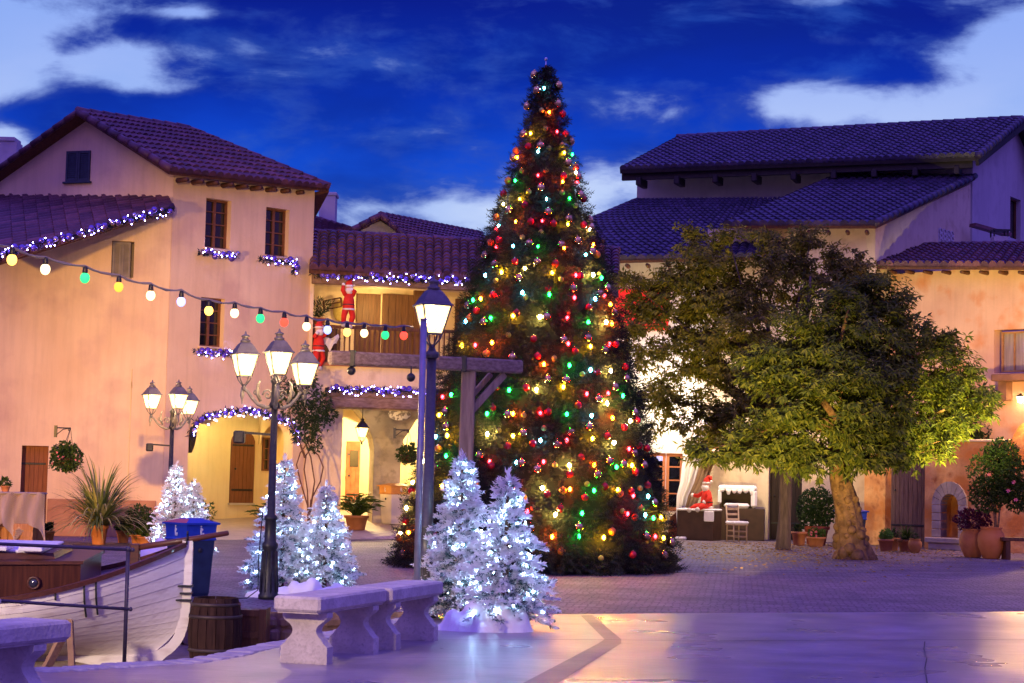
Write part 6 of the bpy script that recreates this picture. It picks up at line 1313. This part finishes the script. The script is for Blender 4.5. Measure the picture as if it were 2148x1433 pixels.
# ================================================================== THE TWO BROADLEAF TREES
def bigtree(label, root_px, root_y, Y, trunk, rad, blobs, limbs, m, nsp, bark, knobs=0, seed=3, leafL=.15, leafW=.034, z0=0):
    random.seed(seed); c = S(root_px, root_y, Y); t = thing('plaza_tree', label, 'tree', (c.x, c.y, 0))
    def L_(px, py, dy=0): return P(px, py, Y + dy) - c
    q = MB(); tp = [L_(a, b) for a, b in trunk]; tp[0].z = -.05; sm = smoothline(tp, 9); rs = []
    for i in range(len(sm)): f = i / (len(sm) - 1) * (len(rad) - 1); k = min(int(f), len(rad) - 2); rs.append(rad[k] + (rad[k + 1] - rad[k]) * (f - k))
    q.tube(sm, rs, n=40)
    for i, v in enumerate(q.v):
        a = (i % 40) * pi / 20; c_ = sm[min(i // 40, len(sm) - 1)]; o_ = V((v.x - c_.x, v.y - c_.y, 0)); k_ = 1 + (.06 if knobs else .03) * sin(9 * a + 2.1 * v.z) + (.05 if knobs else .03) * sin(16 * a - 4 * v.z) + ru(-.035, .035); q.v[i] = V((c_.x + o_.x * k_, c_.y + o_.y * k_, v.z))
    for k in range(knobs):
        f = (k / knobs) ** 1.5; p = sm[min(int(f * len(sm) * .75), len(sm) - 1)]; a = ru(0, 6.28); r = rs[min(int(f * len(sm) * .75), len(sm) - 1)]
        if a < 2.6 and a > .5: a += pi
        q.ball(p + V((cos(a) * r * .95, sin(a) * r * .95, ru(-.05, .1))), ru(.05, .12) * (1.3 - f), 8, 6)
    if knobs:
        for k in range(11): a = k * .57; q.tube([V((cos(a) * .16, sin(a) * .14, .42)), V((cos(a) * .33, sin(a) * .28, .12)), V((cos(a) * .46, sin(a) * .4, -.03))], [.09, .085, .05], n=7)
    q.build('trunk', bark, t)
    q = MB(); top = sm[-1]
    for lb in limbs:
        pts = [top.lerp(sm[-2], .5)] + [L_(a, b, ru(-.8, .8)) for a, b in lb]; s_ = smoothline(pts, 4); q.tube(s_, [.11 * (1 - .82 * i / len(s_)) for i in range(len(s_))], n=7)
    cents = []
    for (px, py, rx, ry, dy) in blobs: cc = L_(px, py, dy); cents.append(cc); q.tube([top + V((0, 0, .2)), top.lerp(cc, .5) + V((ru(-.2, .2), ru(-.2, .2), .15)), cc], [.06, .035, .012], n=5)
    lm = q
    q = MB(); tot = sum(b[2] * b[3] for b in blobs); tw = MB()
    for (px, py, rx, ry, dy), cc in zip(blobs, cents):
        n = int(nsp * rx * ry / tot); ax, az = rx / F * Y, ry / F * Y; ay = ax * .8; ncl = max(4, n // 17)
        for _c in range(ncl):
            d = V((random.gauss(0, 1), random.gauss(0, 1), random.gauss(0, 1))).normalized(); k = ru(.55, 1.02) if rnd() < .8 else ru(.1, .5)
            cl = cc + V((d.x * ax * k, d.y * ay * k, d.z * az * k)); od = (V((d.x, d.y, d.z * .5 + .2)) + V((ru(-.4, .4), ru(-.4, .4), ru(-.2, .4)))).normalized()
            if rnd() < .6: tw.tube([cl - od * .35, cl, cl + od * .2], [.012, .008, .004], n=4)
            for _ in range(17):
                p = cl + V((random.gauss(0, .14), random.gauss(0, .14), random.gauss(0, .09))) - V((0, 0, abs(random.gauss(0, .06)))); o = (od + V((ru(-.7, .7), ru(-.7, .7), ru(-.5, .5)))).normalized(); Ls = ru(.12, .26)
                nl = 7; a = o.orthogonal().normalized(); b = o.cross(a)
                for j in range(nl):
                    s = a * cos(j * 2.4) + b * sin(j * 2.4); dirn = o * .55 + s * .8 + V((0, 0, -.6)); q.leaf(p + o * (Ls * j / nl), dirn, leafL * ru(.7, 1.15), leafW * ru(.8, 1.2), up=o, fold=.08)
    fo = q.build('foliage', m, t); lm.add(tw.v, tw.f); lm.build('limb', bark, t); return t
LF1 = leafmat('olive_leaves', (.08, .10, .012), (.19, .18, .02), (.34, .28, .04), transl=.45)
LF2 = leafmat('drooping_leaves', (.05, .075, .012), (.13, .16, .02), (.27, .27, .035), transl=.42)
BK1 = mat('bark_grey', (.08, .055, .04), (.16, .11, .08), scale=7, rough=.9, bump=1.0, bscale=9, stretch=(2, 2, .35)); BK2 = mat('bark_gnarled', (.11, .055, .022), (.26, .14, .06), scale=6, rough=.9, bump=1.0, bscale=13, c3=(.14, .08, .04), s3=9)
bigtree('broad olive-green tree on a slim straight grey trunk, behind the Christmas tree', 1645, 1150, 46.2, [(1642, 1152), (1646, 1090), (1648, 1020), (1648, 960), (1640, 900)], [.19, .15, .145, .14, .12],
        [(1400, 650, 75, 75, .3), (1345, 725, 42, 52, 0), (1335, 640, 26, 40, .3), (1490, 610, 90, 80, .2), (1590, 590, 85, 75, 0), (1690, 570, 85, 60, .4), (1450, 740, 72, 62, -.3), (1540, 710, 95, 90, -.5), (1385, 840, 46, 58, 0), (1465, 865, 58, 46, -.2), (1560, 860, 90, 75, -.4), 
         (1790, 590, 75, 60, .5), (1500, 930, 60, 35, 0), (1650, 780, 90, 90, .2), (1440, 510, 26, 42, .3), (1530, 505, 30, 40, .2), (1620, 500, 35, 35, .2), (1700, 505, 40, 32, .4), (1780, 540, 35, 30, .4), (1480, 560, 50, 40, .2), (1570, 930, 55, 40, 0), (1320, 590, 18, 22, .2), (1410, 590, 40, 45, .2)],
        [[(1600, 820), (1560, 740), (1520, 660)], [(1580, 850), (1500, 800), (1430, 760)], [(1650, 780), (1690, 680), (1700, 580)], [(1620, 800), (1580, 770), (1558, 700), (1530, 620)]], LF1, 7000, BK1, 0, 5, .15, .05)
bigtree('wide drooping-leaved tree on a gnarled knobbly orange-lit trunk, right side', 1795, 1174, 41.4, [(1795, 1174), (1785, 1120), (1776, 1060), (1762, 1000), (1758, 950), (1765, 900)], [.42, .30, .26, .21, .19, .15],
        [(1640, 740, 75, 75, -.2), (1730, 700, 85, 90, -.4), (1820, 720, 90, 90, -.2), (1660, 850, 85, 80, -.5), (1760, 830, 95, 90, -.8), (1860, 830, 95, 85, -.4), (1940, 800, 75, 70, 0), (2010, 790, 55, 50, 0), (1590, 920, 70, 50, -.2), (1690, 940, 70, 45, -.4), (1800, 930, 90, 48, -.3), (1900, 930, 85, 50, -.2), (1985, 900, 60, 50, 0),
         (1945, 700, 32, 36, .2), (1985, 725, 28, 35, 0), (1880, 640, 26, 40, .3), (1830, 630, 55, 45, .2), (2050, 830, 30, 45, 0), (2030, 870, 25, 30, 0), (1480, 945, 35, 25, 0), (1760, 620, 60, 50, .2)],
        [[(1790, 850), (1850, 790), (1930, 740)], [(1740, 860), (1690, 800), (1640, 760)], [(1720, 900), (1650, 890), (1590, 900)], [(1770, 820), (1760, 740), (1780, 650)], [(1830, 880), (1920, 880), (1980, 860)]], LF2, 7200, BK2, 46, 8, .18, .05)
random.seed(21)
# ---- fallen leaves
q = MB()
for _ in range(2300):
    px = random.gauss(1700, 170); py = 1140 + abs(random.gauss(0, 22)); 
    if px < 1380: continue
    Yg = min(G(px, py).y, 51.5); p = S(px, py, Yg) if Yg > 50 else G(px, py)
    if p.y > 51.3: p.y = ru(44, 51)
    a = ru(0, 6.28); q.leaf(p + V((0, 0, ru(.008, .03))), V((cos(a), sin(a), ru(-.1, .25))), ru(.05, .11), ru(.03, .05), up=V((0, 0, 1)))
o = q.build('fallen_leaves', leafmat('dry_leaf', (.30, .17, .03), (.45, .27, .05), (.55, .38, .10), transl=.1)); tag(o, 'yellow fallen leaves scattered below the two trees', 'fallen leaves', kind='stuff')

# ================================================================== GARLANDS
GGR = leafmat('garland_needles', (.006, .012, .03), (.012, .02, .05), (.03, .035, .08), transl=.1)
BP = mat('bauble_violet', (.10, .06, .42), (.14, .08, .5), scale=5, rough=.18, metal=.5, coat=.5); BPS = mat('bauble_silver', (.5, .42, .62), rough=.15, metal=.8)
LEDV = mat('led_violet', (.8, .75, 1), emit=(.30, .27, 1.0), es=60)
q = MB(); q.ball((0, 0, 0), .0135, 6, 5); gl_p = q.build('fairy_light', LEDV); q = MB(); q.ball((0, 0, 0), .075, 12, 9); gb_p = q.build('bauble', BP); q = MB(); q.ball((0, 0, 0), .06, 12, 9); gs_p = q.build('bauble', BPS)
protos_used = []
def garland(label, pts, r, nl, nb, side=V((0, -1, 0)), group='violet garlands with white lights'):
    c0_ = V(pts[0]); t = thing('garland', label, 'garland', c0_, 0, group); pts = [V(p) - c0_ for p in pts]
    Ls = [0]
    for a, b in zip(pts, pts[1:]): Ls.append(Ls[-1] + (b - a).length)
    def at(s):
        for i in range(len(pts) - 1):
            if s <= Ls[i + 1]: return pts[i].lerp(pts[i + 1], (s - Ls[i]) / (Ls[i + 1] - Ls[i]))
        return pts[-1]
    q = MB()
    for i in range(int(Ls[-1] * 90)):
        p = at(Ls[-1] * rnd()); d = V((ru(-1, 1), ru(-1, 1), ru(-1, 1))).normalized(); q.leaf(p + d * ru(0, r * .5), d, r * ru(.6, 1.1), .028); q.leaf(p + d * ru(0, r * .5), V((d.y, d.z, d.x)), r * ru(.6, 1.1), .028)
    q.tube(pts, .02, n=5); q.build('greenery', GGR, t)
    for i in range(nb):
        p = at(Ls[-1] * (i + ru(.2, .8)) / nb); o = side * r * .8 + V((0, 0, ru(-.6, .6) * r)); part_copy(gb_p if i % 4 else gs_p, p + o, t, 0, ru(.75, 1.15))
    for i in range(int(nl * .62)):
        p = at(Ls[-1] * (i + ru(.1, .9)) / int(nl * .62)); part_copy(gl_p, p + side * (r * ru(.7, 1.35)) + V((0, 0, ru(-1.25, .9) * r)), t)
    return t
S_b = V((0, -1, 0))
garland('long rising violet garland under the verge of the lean-to roof at the left', [P(a, b, Y) for a, b, Y in ((-60, 540, 40.0), (20, 528, 40.7), (80, 514, 41.3), (180, 488, 42.1), (280, 459, 43.0), (362, 438, 43.7))], .12, 92, 30)
for (x0, y0), (x1, y1), lab in (((416, 528), (496, 538), 'violet garland under the upper left window of the tall house'), ((544, 543), (620, 550), 'violet garland under the upper right window of the tall house, with a hanging end'), ((406, 737), (486, 742), 'violet garland under the lower window of the tall house')):
    a_ = FA.w(FA.at(x0, y0, .12), .12); b_ = FA.w(FA.at(x1, y1, .12), .12); pts = [a_, a_.lerp(b_, .5) + V((0, 0, -.03)), b_]
    if x0 == 544: pts.append(FA.w(FA.at(616, 574, .12), .12))
    garland(lab, pts, .11, 26, 9, FA.n)
garland('violet garland following the curve of the arcade arch', [FA.w((s_, z_), .1) for s_, z_ in [(ar[0] - .02, zsp - .1)] + arc[1:-1] + [(ar[1] + .05, zsp - .15)]], .13, 90, 20, FA.n)
garland('violet garland along the eave above the balcony', [FB.w(FB.at(px, 573 + (px - 650) * .055, .33), .33) for px in range(652, 1010, 30)], .14, 96, 26, FB.n)
garland('violet garland along the beam above the passage', [FB.w(FB.at(px, 816 + (px - 690) * .03, .38), .38) for px in range(688, 950, 30)], .12, 84, 22, FB.n)
for o in (gl_p, gb_p, gs_p): bpy.data.objects.remove(o)
# ================================================================== LIGHT
def light(name, kind, loc, energy, col, size=.3, to=None, spot=None, blend=.6):
    l = bpy.data.lights.new(name, kind); l.energy = energy; l.color = col; o = bpy.data.objects.new(name, l); COL.objects.link(o); o.location = loc
    if kind in ('POINT', 'SPOT'): l.shadow_soft_size = size
    if to is not None: o.rotation_euler = (V(to) - V(loc)).to_track_quat('-Z', 'Y').to_euler()
    if spot: l.spot_size = R_(spot); l.spot_blend = blend
    return o
WARM = (1, .55, .22); AMB = (1, .46, .12)
# floodlights of the square (fixtures out of the frame) on the left house, warm at the foot
light('unseen_spot', 'SPOT', P(120, 1100, 30) + V((-3, 0, -1)), 42000, (1, .52, .05), .3, to=P(185, 880, 41), spot=42, blend=1)
light('unseen_spot', 'SPOT', (-16, 16, 3), 36000, (1, .51, .10), .4, to=P(260, 900, 42), spot=27, blend=1)
light('unseen_spot', 'SPOT', (-3, 4, 5.5), 28000, (1, .62, .24), .5, to=P(630, 790, 46), spot=20, blend=.9)
light('unseen_spot', 'SPOT', (10, -3, 6), 24000, (1, .50, .17), .5, to=P(2110, 860, 48), spot=12, blend=1)
# lamps inside the arcade, balcony and passage
ac = FA.w(((ar[0] + ar[1]) / 2, 3.1), -1.2)
light('arcade_lamp', 'POINT', ac, 700, (1, .72, .28), .12)
light('passage_lamp', 'POINT', FB.w(FB.at(760, 905, -3.2), -3.2), 560, (1, .72, .30), .12)
light('passage_lamp', 'POINT', FB.w(FB.at(880, 900, -3.6), -3.6), 320, (1, .72, .30), .12)
light('balcony_lamp', 'POINT', FB.w(FB.at(790, 640, -.9), -.9), 90, (1, .62, .2), .1)
# shop lamps
light('shop_lamp', 'POINT', P(1390, 850, 53.2), 330, (1, .86, .62), .15)
light('shop_lamp', 'POINT', P(1540, 900, 51.6), 300, (1, .76, .45), .15)
light('shop_interior_lamp', 'POINT', FS.w(((sd[0] + sd[1]) / 2, 2.3), -1.6), 60, (.9, .8, 1), .15)
# right wall lamp throws light on the wall and the tree
light('wall_lamp_light', 'POINT', P(2150, 838, 47.5), 520, (1, .55, .16), .12)
light('unseen_spot', 'SPOT', P(2060, 1150, 37.5), 8000, (1, .80, .20), .2, to=P(2020, 860, 42), spot=44, blend=1)
light('unseen_spot', 'SPOT', P(1560, 1190, 33), 9500, (1, .70, .20), .2, to=P(1600, 800, 45), spot=50, blend=1)
light('unseen_spot', 'SPOT', (-11, 10, 3.6), 8000, (1, .76, .54), .4, to=P(230, 1230, 20.3), spot=26, blend=1)  # added spot that brightens the boat hull, no fixture stands there
light('unseen_spot', 'SPOT', (-5, 6, 4.6), 3800, (1, .72, .42), .4, to=P(730, 1290, 17), spot=24, blend=1)  # fill spot put in for the stone benches, without a lamp behind it
# low moon-like afterglow from behind the viewer
sun = light('sun', 'SUN', (0, -20, 30), .12, (1, .5, .8), 0); sun.data.angle = R_(20); sun.rotation_euler = (R_(60), 0, R_(-25))
sc.view_settings.view_transform = 'Standard'; sc.view_settings.look = 'None'; sc.view_settings.exposure = 0; sc.view_settings.gamma = 1
sc.render.engine = 'CYCLES'; sc.cycles.use_denoising = True; sc.cycles.max_bounces = 6; sc.cycles.diffuse_bounces = 3; sc.cycles.glossy_bounces = 3
sc.cycles.transmission_bounces = 4; sc.cycles.transparent_max_bounces = 4; sc.cycles.sample_clamp_indirect = 4; sc.cycles.sample_clamp_direct = 0; sc.cycles.caustics_reflective = False; sc.cycles.caustics_refractive = False
sc.cycles.use_light_tree = True
